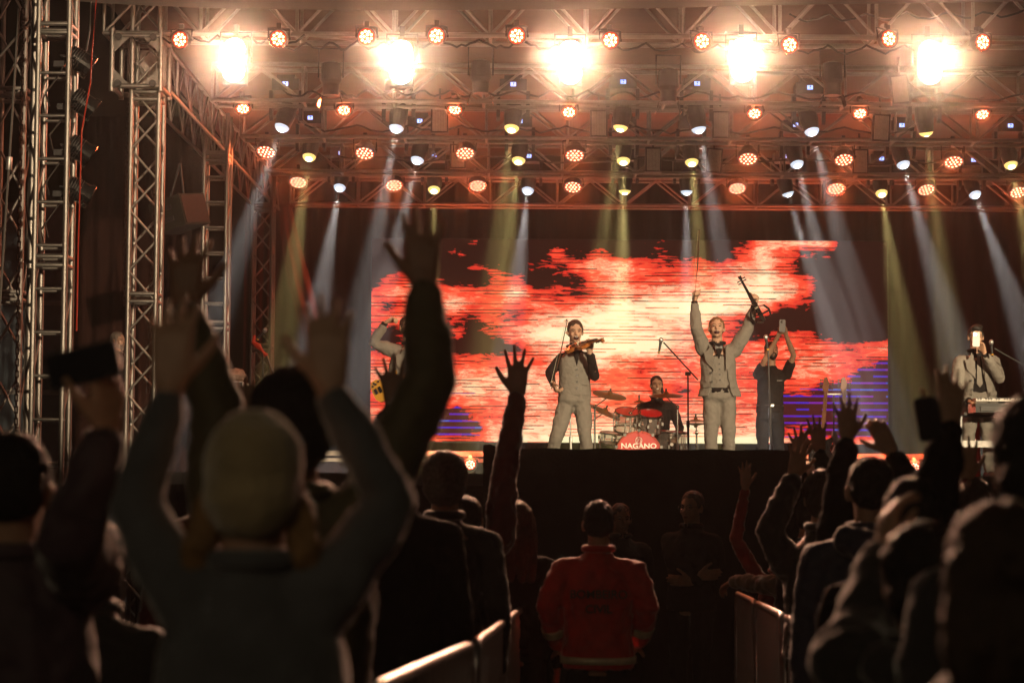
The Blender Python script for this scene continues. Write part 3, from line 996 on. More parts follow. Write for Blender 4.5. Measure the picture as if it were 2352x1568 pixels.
HAIRM = {'black': mat('black_hair', (0.012, 0.010, 0.009), 0.55, 0, 0.4, 60, 0.6, 160, spec=0.4, stretch=(1, 1, 0.3)),
         'brown': mat('brown_hair', (0.045, 0.026, 0.016), 0.55, 0, 0.4, 60, 0.6, 160, spec=0.4, stretch=(1, 1, 0.3)),
         'ginger': mat('reddish_fair_hair', (0.20, 0.10, 0.045), 0.6, 0, 0.35, 60, 0.6, 160, spec=0.3),
         'grey': mat('grey_hair', (0.20, 0.17, 0.15), 0.6, 0, 0.35, 60, 0.6, 160, spec=0.3),
         'fair': mat('fair_hair', (0.30, 0.17, 0.07), 0.5, 0, 0.35, 60, 0.6, 160, spec=0.4, stretch=(1, 1, 0.25))}
def clothmat(name, col, rough=0.7, sheen=0.25, var=0.2, bs=28, bump=0.35, spec=0.6):
    return mat(name, col, rough, 0, var, 12, bump, bs, sheen=min(1.0, sheen * 2.2), spec=spec)
CL = {'grey_suit': clothmat('grey_suit_wool', (0.21, 0.195, 0.175), 0.9, 0.0, 0.06, 30, 0.5, spec=0.2), 'black': clothmat('black_cotton', (0.010, 0.009, 0.009), 0.9, 0.0, spec=0.15),
      'black_shirt': clothmat('black_shirt', (0.013, 0.011, 0.011), 0.85, 0.0, spec=0.2), 'olive': clothmat('olive_canvas', (0.085, 0.075, 0.035)), 'bluegrey': clothmat('blue_grey_fleece', (0.10, 0.105, 0.115), 0.9, 0.5),
      'plum': clothmat('plum_cotton', (0.055, 0.030, 0.042)), 'maroon': clothmat('maroon_knit', (0.11, 0.012, 0.012), 0.9, 0.4), 'red_jacket': clothmat('red_uniform', (0.50, 0.022, 0.012), 0.7, 0.3),
      'navy': clothmat('navy_cotton', (0.022, 0.030, 0.065)), 'dark': clothmat('charcoal_cloth', (0.022, 0.022, 0.022), 0.9, 0.4), 'khaki': clothmat('khaki_fleece', (0.14, 0.13, 0.09), 0.9, 0.5),
      'red_knit': clothmat('red_knit', (0.30, 0.02, 0.016), 0.9, 0.4), 'jean': clothmat('dark_denim', (0.012, 0.012, 0.014), 0.9, 0.0, spec=0.15), 'beanie': clothmat('sage_wool', (0.46, 0.37, 0.21), 0.95, 0.5, 0.2, 70, 0.7),
      'cream': clothmat('cream_fleece', (0.42, 0.36, 0.28), 0.95, 0.5)}
M['leather'] = mat('black_leather', (0.014, 0.013, 0.012), 0.35, 0, 0.3, 30, 0.2, 80)
M['mouth'] = mat('open_mouth', (0.05, 0.008, 0.008), 0.4)
M['teeth'] = mat('teeth', (0.7, 0.66, 0.58), 0.3)
M['eye'] = mat('dark_eye', (0.02, 0.012, 0.01), 0.2)
M['silver'] = mat('reflective_band', (0.62, 0.60, 0.40), 0.35, 0.2, 0.2, 30)
U = V((0, 0, 1))

class Fig:
    """a person from joint positions; face = angle turned from facing the audience"""
    def __init__(s, label, group, face, J, h=1.76, skin='tan', voxel=0.009, base=None, cat='person'):
        s.h = h; s.k = h / 1.75; s.vox = voxel; s.J = J
        s.F = V((math.sin(rad(face)), -math.cos(rad(face)), 0)); s.S = U.cross(s.F)
        s.base = V(base)
        s.skin = SK[skin]
        k = s.k
        s.up = (J['neck'] - J['pelvis']).normalized()
        J.setdefault('hipL', J['pelvis'] + s.S * 0.085 * k); J.setdefault('hipR', J['pelvis'] - s.S * 0.085 * k)
        for q, sg in (('L', 1), ('R', -1)):
            J.setdefault('sh' + q, J['neck'] + s.S * sg * 0.180 * k - U * 0.075 * k)
            J.setdefault('el' + q, J['sh' + q] + s.S * sg * 0.05 * k - U * 0.29 * k - s.F * 0.02)
            J.setdefault('wr' + q, J['el' + q] - U * 0.25 * k + s.F * 0.05)
            J.setdefault('kn' + q, J['hip' + q] * 0.5 + (V((s.base.x, s.base.y, s.base.z + 0.08)) + s.S * sg * 0.10 * k) * 0.5 + s.F * 0.03)
            J.setdefault('an' + q, V((s.base.x, s.base.y, s.base.z + 0.09)) + s.S * sg * 0.10 * k)
        s.hf = J.get('look', s.F).normalized(); s.hu = J.get('hup', U).normalized()
        s.hs = s.hu.cross(s.hf).normalized(); s.hu = s.hf.cross(s.hs).normalized()
        s.label, s.group, s.cat = label, group, cat
        s.body = None
    def H(s, x, y, z):
        """point in the head's own frame: x to its left, y forward, z up"""
        return s.J['head'] + (s.hs * x + s.hf * y + s.hu * z) * s.k
    def hm(s):
        return Matrix((s.hs, s.hf, s.hu)).transposed()
    def build(s, hands=None, legs=True):
        J, k = s.J, s.k
        b = MB()
        hm_ = s.hm()
        b.ell(s.H(0, -0.012, 0.022), 0.075 * k, 0.094 * k, 0.092 * k, hm_, 18, 12)
        b.ell(s.H(0, 0.016, -0.045), 0.058 * k, 0.070 * k, 0.066 * k, hm_, 16, 10)
        b.ell(s.H(0, 0.060, -0.088), 0.026 * k, 0.024 * k, 0.022 * k, hm_)
        b.ell(s.H(0, 0.062, 0.022), 0.055 * k, 0.024 * k, 0.018 * k, hm_)
        for sg in (1, -1):
            b.ell(s.H(sg * 0.036, 0.055, -0.028), 0.024 * k, 0.026 * k, 0.022 * k, hm_)
            b.ell(s.H(sg * 0.079, -0.008, -0.008), 0.012 * k, 0.020 * k, 0.032 * k, hm_)
        limb(b, [s.H(0, 0.078, 0.014), s.H(0, 0.092, -0.010), s.H(0, 0.103, -0.026)], [0.010 * k, 0.012 * k, 0.016 * k], 8)
        b.ell(s.H(0, 0.076, -0.062), 0.026 * k, 0.016 * k, 0.013 * k, hm_)
        limb(b, [J['neck'] - s.up * 0.03, s.H(0, -0.015, -0.05)], [0.062 * k, 0.054 * k], 14)
        # trunk
        sp = lambda t: J['pelvis'] + (J['neck'] - J['pelvis']) * t
        loft(b, [(sp(-0.12), 0.10 * k, 0.08 * k), (sp(0), 0.145 * k, 0.095 * k), (sp(0.3), 0.125 * k, 0.085 * k), (sp(0.65), 0.145 * k, 0.10 * k), (sp(0.88), 0.15 * k, 0.085 * k), (sp(0.99), 0.08 * k, 0.06 * k)], s.S, s.F)
        for q, sg in (('L', 1), ('R', -1)):
            limb(b, [J['neck'] - s.up * 0.07, J['sh' + q]], [0.05 * k, 0.044 * k], 12)
            e_, w_ = J['el' + q], J['wr' + q]
            limb(b, [J['sh' + q], J['sh' + q] * 0.5 + e_ * 0.5, e_, e_ * 0.7 + w_ * 0.3, w_], [0.046 * k, 0.042 * k, 0.036 * k, 0.039 * k, 0.027 * k], 12)
            hd = (hands or {}).get(q)
            fd = (w_ - e_).normalized()
            if hd is None:
                hd = dict(d=fd, pn=-s.S * sg, curl=(18, 22, 15), spread=0.5)
            hd = dict(hd)
            hand(b, w_ + V(hd.get('d', fd)).normalized() * 0.015, hd.pop('d', fd), hd.pop('pn'), sg, s=hd.pop('s', k), **hd)
            if legs:
                limb(b, [J['hip' + q], J['kn' + q], J['an' + q]], [0.075 * k, 0.050 * k, 0.036 * k], 10)
        s.body = grown('person', b, s.skin, s.vox, None, s.base, smooth=2)
        tag(s.body, s.label, s.cat, s.group)
        return s.body
    def face(s, smile='closed', brow='black'):
        k = s.k; hm_ = s.hm()
        for sg in (1, -1):
            e_ = obj('eye', MB().ell(s.H(sg * 0.031, 0.074, 0.004), 0.012 * k, 0.008 * k, 0.0055 * k, hm_, 10, 6), M['eye'], s.body, smooth=True)
            obj('eyebrow', MB().path([s.H(sg * 0.014, 0.086, 0.020), s.H(sg * 0.032, 0.084, 0.027), s.H(sg * 0.050, 0.070, 0.020)], [0.0045 * k, 0.005 * k, 0.003 * k], 6), HAIRM[brow], s.body)
        if smile == 'open':
            mo = obj('mouth', MB().ell(s.H(0, 0.078, -0.062), 0.029 * k, 0.018 * k, 0.021 * k, hm_, 14, 8), M['mouth'], s.body, smooth=True)
            obj('teeth', MB().box(s.H(0, 0.090, -0.050), (0.030 * k, 0.004 * k, 0.007 * k), hm_), M['teeth'], mo)
        elif smile == 'smile':
            mo = obj('mouth', MB().ell(s.H(0, 0.080, -0.060), 0.028 * k, 0.014 * k, 0.009 * k, hm_, 14, 8), M['mouth'], s.body, smooth=True)
            obj('teeth', MB().box(s.H(0, 0.092, -0.058), (0.034 * k, 0.004 * k, 0.008 * k), hm_), M['teeth'], mo)
        else:
            obj('mouth', MB().ell(s.H(0, 0.083, -0.062), 0.021 * k, 0.011 * k, 0.004 * k, hm_, 12, 6), M['mouth'], s.body, smooth=True)
    def hair(s, col, kind='short', m=None):
        k = s.k; hm_ = s.hm(); b = MB()
        if kind in ('short', 'quiff', 'tied'):
            b.ell(s.H(0, -0.024, 0.042), 0.081 * k, 0.096 * k, 0.086 * k, hm_, 18, 12)
            b.ell(s.H(0, -0.045, 0.000), 0.080 * k, 0.068 * k, 0.070 * k, hm_, 16, 10)
            for sg in (1, -1):
                b.ell(s.H(sg * 0.070, 0.006, 0.022), 0.012 * k, 0.026 * k, 0.036 * k, hm_)
            if kind == 'quiff':
                b.ell(s.H(0.0, 0.035, 0.095), 0.058 * k, 0.050 * k, 0.034 * k, hm_)
                b.ell(s.H(0.02, -0.01, 0.11), 0.060 * k, 0.060 * k, 0.030 * k, hm_)
            if kind == 'tied':
                limb(b, [s.H(0.03, -0.09, 0.0), s.H(0.075, -0.09, -0.04), s.H(0.085, -0.07, -0.10)], [0.03 * k, 0.028 * k, 0.018 * k])
        if kind == 'full':
            b.ell(s.H(0, -0.02, 0.045), 0.098 * k, 0.112 * k, 0.100 * k, hm_, 18, 12)
            b.ell(s.H(0, -0.05, -0.01), 0.092 * k, 0.080 * k, 0.085 * k, hm_, 16, 10)
        if kind in ('long', 'bob'):
            b.ell(s.H(0, -0.02, 0.035), 0.092 * k, 0.106 * k, 0.096 * k, hm_, 18, 12)
            ln_ = -0.30 if kind == 'long' else -0.15
            for x in (-0.06, -0.02, 0.02, 0.06):
                limb(b, [s.H(x, -0.05, 0.02), s.H(x * 1.25, -0.085, -0.10), s.H(x * 1.35, -0.10, ln_)], [0.045 * k, 0.045 * k, 0.028 * k])
        if kind == 'beanie':
            b.ell(s.H(0, -0.012, 0.040), 0.090 * k, 0.106 * k, 0.102 * k, hm_, 20, 14)
            b.ell(s.H(0, -0.040, -0.012), 0.086 * k, 0.082 * k, 0.086 * k, hm_, 18, 12)
            o = grown('beanie', b, m, 0.008, s.body, smooth=3, disp=0.010, dsize=0.05)
            return o
        return grown('hair', b, HAIRM[col], 0.008, s.body, smooth=1, disp=0.018, dsize=0.022)
    def beard(s, col, full=True):
        k = s.k; hm_ = s.hm(); b = MB()
        b.ell(s.H(0, 0.018, -0.062), 0.062 * k, 0.070 * k, 0.052 * k, hm_, 16, 10)
        b.ell(s.H(0, 0.062, -0.096), 0.032 * k, 0.028 * k, 0.028 * k, hm_)
        for sg in (1, -1):
            b.ell(s.H(sg * 0.066, 0.012, -0.03), 0.012 * k, 0.020 * k, 0.040 * k, hm_)
        o = grown('beard', b, HAIRM[col], 0.008, s.body, smooth=1, disp=0.01, dsize=0.02)
        obj('moustache', MB().path([s.H(-0.030, 0.085, -0.056), s.H(-0.012, 0.097, -0.044), s.H(0.012, 0.097, -0.044), s.H(0.030, 0.085, -0.056)], [0.004 * k, 0.0075 * k, 0.0075 * k, 0.004 * k], 6), HAIRM[col], s.body)
        return o
    def top(s, name, m, fat=1.0, sleeve='long', hem=-0.06, collar=True, disp=0.022, hood=False, vox=None, cuff=None, bulk=1.0):
        """jacket, shirt or jumper: trunk, sleeves and collar"""
        J, k = s.J, s.k * fat
        sp = lambda t: J['pelvis'] + (J['neck'] - J['pelvis']) * t
        b = MB()
        loft(b, [(sp(hem), 0.178 * k, 0.128 * k), (sp(0.08), 0.178 * k, 0.128 * k), (sp(0.32), 0.165 * k, 0.120 * k), (sp(0.62), 0.178 * k, 0.130 * k), (sp(0.80), 0.165 * k, 0.118 * k), (sp(0.92), 0.108 * k, 0.090 * k), (sp(1.0), 0.080 * k, 0.076 * k), (sp(1.06), 0.070 * k, 0.068 * k)], s.S, s.F)
        for q in 'LR':
            sh, e_, w_ = J['sh' + q], J['el' + q], J['wr' + q]
            limb(b, [J['neck'] - s.up * 0.06, sh], [0.070 * k, 0.062 * k], 12)
            limb(b, [sp(0.70), sh], [0.10 * k, 0.058 * k], 12)
            if sleeve == 'long':
                d_ = (w_ - e_).normalized()
                limb(b, [sh, sh * 0.5 + e_ * 0.5, e_, e_ * 0.55 + w_ * 0.45, w_ - d_ * 0.015], [0.066 * k * bulk, 0.064 * k * bulk, 0.056 * k * bulk, 0.052 * k * bulk, 0.040 * k * bulk], 14)
            elif sleeve == 'short':
                limb(b, [sh, sh * 0.45 + e_ * 0.55], [0.070 * k, 0.066 * k], 12)
        o = grown(name, b, m, vox or max(0.011, s.vox), s.body, smooth=2, disp=disp, dsize=0.055)
        if collar:
            c = MB()
            n_ = J['neck'] + s.up * 0.035
            ring = [n_ + s.S * 0.072 * s.k * math.cos(a) + s.F * 0.070 * s.k * math.sin(a) + s.up * 0.012 for a in [rad(100 + 340 * i / 20) for i in range(21)]]
            c.path(ring, 0.020 * s.k, 8)
            obj('collar', c, m, o, smooth=True)
        if hood:
            c = MB()
            limb(c, [J['neck'] - s.F * 0.09 * k + s.S * 0.09 * k, J['neck'] - s.F * 0.145 * k - s.up * 0.05, J['neck'] - s.F * 0.09 * k - s.S * 0.09 * k], [0.05 * k, 0.075 * k, 0.05 * k])
            grown('hood', c, m, 0.012, o, smooth=3, disp=0.02, dsize=0.06)
        if cuff:
            for q in 'LR':
                d_ = (J['wr' + q] - J['el' + q]).normalized()
                obj('cuff', MB().tube(J['wr' + q] - d_ * 0.045, J['wr' + q] + d_ * 0.004, 0.036 * s.k, 0.034 * s.k, 14), cuff, o, smooth=False)
        return o
    def legs(s, m, fat=1.0, shoes=True, belt=None, disp=0.028):
        J, k = s.J, s.k * fat
        b = MB()
        sp = lambda t: J['pelvis'] + (J['neck'] - J['pelvis']) * t
        hc = (J['hipL'] + J['hipR']) / 2
        loft(b, [(hc - U * 0.04, 0.11 * k, 0.09 * k), (hc, 0.172 * k, 0.122 * k), (sp(0.10), 0.168 * k, 0.118 * k), (sp(0.18), 0.158 * k, 0.108 * k)], s.S, s.F)
        for q in 'LR':
            h_, n_, a_ = J['hip' + q], J['kn' + q], J['an' + q]
            limb(b, [h_, h_ * 0.5 + n_ * 0.5, n_, n_ * 0.5 + a_ * 0.5, a_ + U * 0.02], [0.088 * k, 0.086 * k, 0.068 * k, 0.064 * k, 0.058 * k], 14)
        o = grown('trousers', b, m, 0.013, s.body, smooth=1, disp=disp, dsize=0.085)
        if belt:
            r_ = [sp(0.165) + s.S * 0.164 * k * math.cos(a) + s.F * 0.116 * k * math.sin(a) for a in [2 * math.pi * i / 24 for i in range(25)]]
            bo = obj('belt', MB().path(r_, 0.014, 6), M['leather'], s.body)
            obj('buckle', MB().box(sp(0.165) + s.F * 0.128 * k, (0.04, 0.012, 0.03)), M['chrome'], bo)
        if shoes:
            for q, sg in (('L', 1), ('R', -1)):
                a_ = J['an' + q]
                zb = a_.z - 0.09
                t_ = (s.F + s.S * sg * 0.25).normalized()
                c = MB()
                limb(c, [V((a_.x, a_.y, zb + 0.05)) - t_ * 0.05, V((a_.x, a_.y, zb + 0.045)) + t_ * 0.05, V((a_.x, a_.y, zb + 0.035)) + t_ * 0.15], [0.045, 0.046, 0.036], 12)
                for i_, p_ in enumerate(c.v):
                    if p_.z < zb + 0.003: c.v[i_] = V((p_.x, p_.y, zb + 0.003))
                obj('shoe', c, M['leather'], s.body, smooth=True)
        return o
def jp(Y0):
    return lambda u, v, dy=0.0: P(u, v, Y0 + dy)
def base_at(u, Y, z):
    p = P(u, 1000, Y)
    return V((p.x, Y, z))
def on_torso(f, t, a, dist):
    """point on the front of the trunk: t along the spine, a across (metres), dist in front"""
    return f.J['pelvis'] + (f.J['neck'] - f.J['pelvis']) * t + f.S * a + f.F * dist

BAND = 'band members on the stage'
# -- violinist with vest
q = jp(21.0)
J = dict(pelvis=q(1320, 908), neck=q(1320, 806), head=q(1321, 762, -0.03), shR=q(1291, 822), shL=q(1354, 820), elR=q(1262, 856), wrR=q(1269, 878, -0.16), elL=q(1366, 864, -0.10), wrL=q(1354, 812, -0.30),
         hipR=q(1303, 922), hipL=q(1337, 922), knR=q(1278, 1004, -0.12), knL=q(1344, 1004, -0.06), anR=q(1254, 1086), anL=q(1354, 1086), look=V((0.12, -1, -0.05)))
f = Fig('violinist in grey vest and black shirt playing, legs apart', BAND, 8, J, 1.80, 'fair', 0.0085, base_at(1310, 21.0, FLOOR))
f.build({'R': dict(d=V((0.35, -0.5, -0.8)), pn=V((0.9, 0.2, 0.3)), curl=(50, 55, 35), spread=0.4), 'L': dict(d=V((0.10, -0.15, 1)), pn=V((-0.3, -0.6, 0)), curl=(28, 60, 40), spread=0.6)})
f.face('open', 'brown'); f.hair('brown', 'short')
f.top('black_shirt', CL['black_shirt'], 0.90, 'long', disp=0.02, cuff=CL['black_shirt'])
vb = MB()
sp = lambda t: f.J['pelvis'] + (f.J['neck'] - f.J['pelvis']) * t
loft(vb, [(sp(-0.02), 0.176, 0.130), (sp(0.15), 0.172, 0.128), (sp(0.35), 0.164, 0.124), (sp(0.62), 0.176, 0.134), (sp(0.82), 0.160, 0.120), (sp(0.95), 0.105, 0.09)], f.S, f.F)
VEST = grown('vest', vb, CL['grey_suit'], 0.011, f.body, smooth=3, disp=0.016, dsize=0.08)
vf = [(-0.052, 0.22), (0.052, 0.22), (0.0, 0.0)]
obj('shirt_front', MB().prism(vf, on_torso(f, 0.66, 0, 0.133), f.S, f.up, 0.012), CL['black_shirt'], VEST)
for t in (0.58, 0.44, 0.30, 0.16):
    obj('button', MB().tube(on_torso(f, t, 0.0, 0.128), on_torso(f, t, 0.0, 0.142), 0.010, n=10), M['leather'], VEST)
obj('vest_pocket', MB().box(on_torso(f, 0.24, 0.085, 0.125), (0.08, 0.012, 0.014)), CL['grey_suit'], VEST)
f.legs(CL['grey_suit'], 1.0)
VIOLINIST = f
# -- man in grey suit, arms up
q = jp(21.0)
J = dict(pelvis=q(1652, 900), neck=q(1648, 798, 0.02), head=q(1646, 754, -0.02), shR=q(1616, 803), shL=q(1688, 803), elR=q(1599, 752, -0.10), wrR=q(1595, 694, -0.05), elL=q(1716, 756, -0.04), wrL=q(1732, 704, -0.08),
         hipR=q(1635, 914), hipL=q(1671, 914), knR=q(1633, 1002, -0.05), knL=q(1674, 1002, -0.05), anR=q(1634, 1087), anL=q(1675, 1087), look=V((-0.08, -1, 0.22)))
f = Fig('fair haired man in open grey suit shouting with both arms thrown up', BAND, 0, J, 1.80, 'fair', 0.0085, base_at(1652, 21.0, FLOOR))
f.build({'R': dict(d=V((0.05, -0.25, 1)), pn=V((0.55, -0.8, 0)), curl=(75, 85, 60), spread=0.2, thumb=0.3), 'L': dict(d=V((0.15, -0.2, 1)), pn=V((-0.3, -0.9, 0)), curl=(60, 75, 50), spread=0.3, thumb=0.4)})
f.face('open', 'ginger'); f.hair('ginger', 'short')
sp = lambda t: f.J['pelvis'] + (f.J['neck'] - f.J['pelvis']) * t
vb = MB(); loft(vb, [(sp(0.06), 0.150, 0.118), (sp(0.25), 0.146, 0.118), (sp(0.6), 0.150, 0.122), (sp(0.80), 0.135, 0.112)], f.S, f.F)
f.top('black_shirt', CL['black_shirt'], 0.80, 'none', disp=0.008)
VEST = grown('vest', vb, CL['grey_suit'], 0.011, f.body, smooth=3, disp=0.01, dsize=0.1)
obj('shirt_front', MB().prism([(-0.06, 0.17), (0.06, 0.17), (0.0, 0.0)], on_torso(f, 0.73, 0, 0.122), f.S, f.up, 0.012), CL['black_shirt'], VEST)
for t in (0.62, 0.50, 0.38, 0.26):
    obj('button', MB().tube(on_torso(f, t, 0, 0.116), on_torso(f, t, 0, 0.130), 0.009, n=10), M['leather'], VEST)
obj('bow_tie', MB().prism([(-0.038, -0.018), (-0.038, 0.018), (0, 0.005), (0.038, 0.018), (0.038, -0.018), (0, -0.006)], on_torso(f, 0.99, 0, 0.125), f.S, f.up, 0.02), M['leather'], f.body)
wb_ = MB(); loft(wb_, [(sp(-0.02), 0.158, 0.118), (sp(0.09), 0.154, 0.119)], f.S, f.F)
obj('shirt_tail', wb_, CL['black_shirt'], f.body, smooth=True)
def open_jacket(f, m, gap_lo, gap_hi, hem, flare=1.0):
    """suit jacket hanging open at the front, with sleeves, lapels and pocket flaps"""
    b = MB()
    sp_ = lambda t: f.J['pelvis'] + (f.J['neck'] - f.J['pelvis']) * t
    lv = [(hem, 0.215 * flare, 0.155, gap_hi), (0.10, 0.198, 0.148, gap_hi * 0.96), (0.35, 0.184, 0.142, gap_hi * 0.85), (0.62, 0.188, 0.146, gap_lo), (0.82, 0.182, 0.130, gap_lo), (0.94, 0.132, 0.105, gap_lo)]
    n = 30
    th = 0.018
    for sh_ in (0, 1):
        for (t, a, d, g) in lv:
            for k in range(n + 1):
                an = rad(90 + g + (360 - 2 * g) * k / n)
                ct, sn = math.cos(an), math.sin(an)
                r1, r2 = a - sh_ * th, d - sh_ * th
                b.v.append(sp_(t) + f.S * ct * r1 + f.F * sn * r2)
    w_ = n + 1; o_ = len(lv) * w_
    for i in range(len(lv) - 1):
        for k in range(n):
            a0 = i * w_ + k
            b.f.append((a0, a0 + 1, a0 + w_ + 1, a0 + w_)); b.f.append((o_ + a0, o_ + a0 + w_, o_ + a0 + w_ + 1, o_ + a0 + 1))
        for k in (0, n):
            a0 = i * w_ + k
            b.f.append((a0, a0 + w_, o_ + a0 + w_, o_ + a0))
    for k in range(n):
        for i in (0, len(lv) - 1):
            a0 = i * w_ + k
            b.f.append((a0, o_ + a0, o_ + a0 + 1, a0 + 1))
    for q_ in 'LR':
        sh, e_, wr = f.J['sh' + q_], f.J['el' + q_], f.J['wr' + q_]
        d_ = (wr - e_).normalized()
        limb(b, [sp_(0.80) * 0.4 + sh * 0.6, sh], [0.085, 0.080], 12)
        limb(b, [sh, sh * 0.5 + e_ * 0.5, e_, e_ * 0.5 + wr * 0.5, wr - d_ * 0.05], [0.080, 0.074, 0.062, 0.057, 0.047], 14)
    o = grown('jacket', b, m, 0.0075, f.body, smooth=1, disp=0.024, dsize=0.08)
    for q_ in 'LR':
        e_, wr = f.J['el' + q_], f.J['wr' + q_]
        d_ = (wr - e_).normalized()
        obj('shirt_cuff', MB().tube(wr - d_ * 0.07, wr + d_ * 0.008, 0.037, 0.034, 14), CL['black_shirt'], o)
    for sg in (1, -1):
        lp = [(0, 0), (sg * 0.085, 0.10), (sg * 0.105, 0.20), (sg * 0.06, 0.215), (sg * 0.03, 0.28), (sg * 0.012, 0.25)]
        obj('lapel', MB().prism(lp, on_torso(f, 0.46, sg * (0.035 + gap_lo * 0.001), 0.152), f.S - f.F * 0.35 * sg, f.up, 0.012), m, o)
        obj('pocket_flap', MB().prism([(-0.05, 0.0), (0.05, 0.012), (0.05, -0.028), (-0.05, -0.036)], on_torso(f, 0.16, sg * 0.135, 0.128), f.S - f.F * 0.75 * sg, f.up, 0.02), m, o)
    for t in (0.42, 0.22):
        obj('button', MB().tube(on_torso(f, t, -0.088, 0.13), on_torso(f, t, -0.09, 0.15), 0.011, n=10), M['leather'], o)
    return o
open_jacket(f, CL['grey_suit'], 24, 34, -0.10, 1.08)
f.legs(CL['grey_suit'], 1.0)
SUITMAN = f
# -- man in black tee filming with a phone
q = jp(25.2)
J = dict(pelvis=q(1768, 948), neck=q(1771, 846), head=q(1772, 806, -0.02), shR=q(1741, 861), shL=q(1806, 861), elR=q(1757, 826, -0.20), wrR=q(1786, 774, -0.30), elL=q(1823, 815, -0.18), wrL=q(1806, 772, -0.30),
         hipR=q(1752, 962), hipL=q(1785, 962), knR=q(1752, 1026, -0.04), knL=q(1788, 1026, -0.04), anR=q(1751, 1080), anL=q(1793, 1080), look=V((0.25, -1, 0.12)))
f = Fig('bearded man in black tee shirt holding a phone up with both hands', BAND, 6, J, 1.76, 'tan', 0.009, base_at(1768, 25.2, FLOOR))
f.build({'R': dict(d=V((0.35, -0.2, 1)), pn=V((0.6, -0.6, 0.1)), curl=(30, 45, 30), spread=0.4), 'L': dict(d=V((-0.25, -0.2, 1)), pn=V((-0.6, -0.6, 0.1)), curl=(30, 45, 30), spread=0.4)})
f.face('closed', 'black'); f.hair('black', 'short'); f.beard('black')
T_ = f.top('tee_shirt', CL['black'], 0.98, 'short', hem=0.0, collar=False, disp=0.016)
obj('chest_print', MB().box(on_torso(f, 0.72, 0.085, 0.128), (0.07, 0.006, 0.016)), M['fascia'], T_)
f.legs(CL['jean'], 1.0, belt=True)
PHONEMAN = f
# -- keyboard player in grey suit
q = jp(21.5)
J = dict(pelvis=q(2246, 918), neck=q(2241, 815), head=q(2241, 774, -0.02), shR=q(2206, 832), shL=q(2280, 832), elR=q(2197, 888, -0.06), wrR=q(2226, 921, -0.34), elL=q(2296, 868, -0.14), wrL=q(2262, 812, -0.30),
         hipR=q(2229, 930), hipL=q(2264, 930), knR=q(2224, 1012, -0.04), knL=q(2270, 1012, -0.04), anR=q(2222, 1082), anL=q(2272, 1082), look=V((-0.05, -1, -0.05)))
f = Fig('keyboard player in grey suit filming with a phone at his face', BAND, 0, J, 1.74, 'tan', 0.0085, base_at(2246, 21.5, FLOOR))
f.build({'R': dict(d=V((0.3, -1, -0.25)), pn=V((0, -0.2, -1)), curl=(20, 30, 20), spread=0.7), 'L': dict(d=V((-0.35, -0.1, 1)), pn=V((-0.7, -0.5, 0.1)), curl=(35, 55, 35), spread=0.6)})
f.face('closed', 'black'); f.hair('black', 'quiff')
f.top('black_shirt', CL['black_shirt'], 0.86, 'none', disp=0.012)
obj('necktie', MB().prism([(-0.012, 0), (0.012, 0), (0.032, -0.30), (0.0, -0.34), (-0.032, -0.30)], on_torso(f, 0.97, 0, 0.118), f.S, f.up, 0.012), CL['grey_suit'], f.body)
open_jacket(f, CL['grey_suit'], 13, 26, -0.08)
f.legs(CL['grey_suit'], 1.0)
KEYMAN = f
# -- bass player at stage left
q = jp(21.5)
J = dict(pelvis=q(922, 912), neck=q(940, 798), head=q(937, 752, -0.02), shR=q(904, 806), shL=q(976, 806), elR=q(858, 786, -0.06), wrR=q(884, 742, -0.12), elL=q(1006, 858, -0.1), wrL=q(1002, 838, -0.32),
         hipR=q(905, 925), hipL=q(940, 925), knR=q(899, 1008, -0.04), knL=q(944, 1008, -0.04), anR=q(896, 1082), anL=q(946, 1082), look=V((0.35, -1, 0.18)))
f = Fig('laughing bass player in grey suit with one fist raised beside his head', BAND, 14, J, 1.82, 'fair', 0.0085, base_at(922, 21.5, FLOOR))
f.build({'R': dict(d=V((0.85, -0.1, 0.5)), pn=V((0.4, -0.3, -0.8)), curl=(55, 70, 45), spread=0.3), 'L': dict(d=V((-0.3, -0.2, 0.6)), pn=V((-0.5, 0.4, 0)), curl=(45, 60, 40), spread=0.4)})
f.face('open', 'brown'); f.hair('brown', 'short'); f.beard('brown')
f.top('black_shirt', CL['black_shirt'], 0.86, 'none', disp=0.012)
open_jacket(f, CL['grey_suit'], 16, 26, -0.06)
f.legs(CL['grey_suit'], 1.0)
BASSMAN = f
# -- drummer
q = jp(25.9)
J = dict(pelvis=q(1508, 1022), neck=q(1509, 920), head=q(1508, 884, -0.03), shR=q(1476, 934), shL=q(1543, 934), elR=q(1462, 976, -0.05), wrR=q(1486, 996, -0.30), elL=q(1562, 984, -0.05), wrL=q(1552, 1006, -0.32),
         hipR=q(1494, 1026), hipL=q(1523, 1026), knR=q(1474, 1026, -0.40), knL=q(1546, 1026, -0.40), anR=q(1474, 1078, -0.36), anL=q(1546, 1078, -0.36), look=V((0.05, -1, 0.05)))
f = Fig('smiling drummer in black shirt with tied back hair behind the kit', BAND, 0, J, 1.76, 'tan', 0.009, base_at(1508, 25.9, FLOOR))
f.build({'R': dict(d=V((0.3, -0.8, -0.3)), pn=V((0.3, 0, -1)), curl=(65, 70, 50), spread=0.2), 'L': dict(d=V((-0.3, -0.8, -0.3)), pn=V((-0.3, 0, -1)), curl=(65, 70, 50), spread=0.2)})
f.face('smile', 'black'); f.hair('black', 'tied')
f.top('black_shirt', CL['black_shirt'], 1.0, 'long', hem=0.02)
f.legs(CL['jean'])
DRUMMER = f
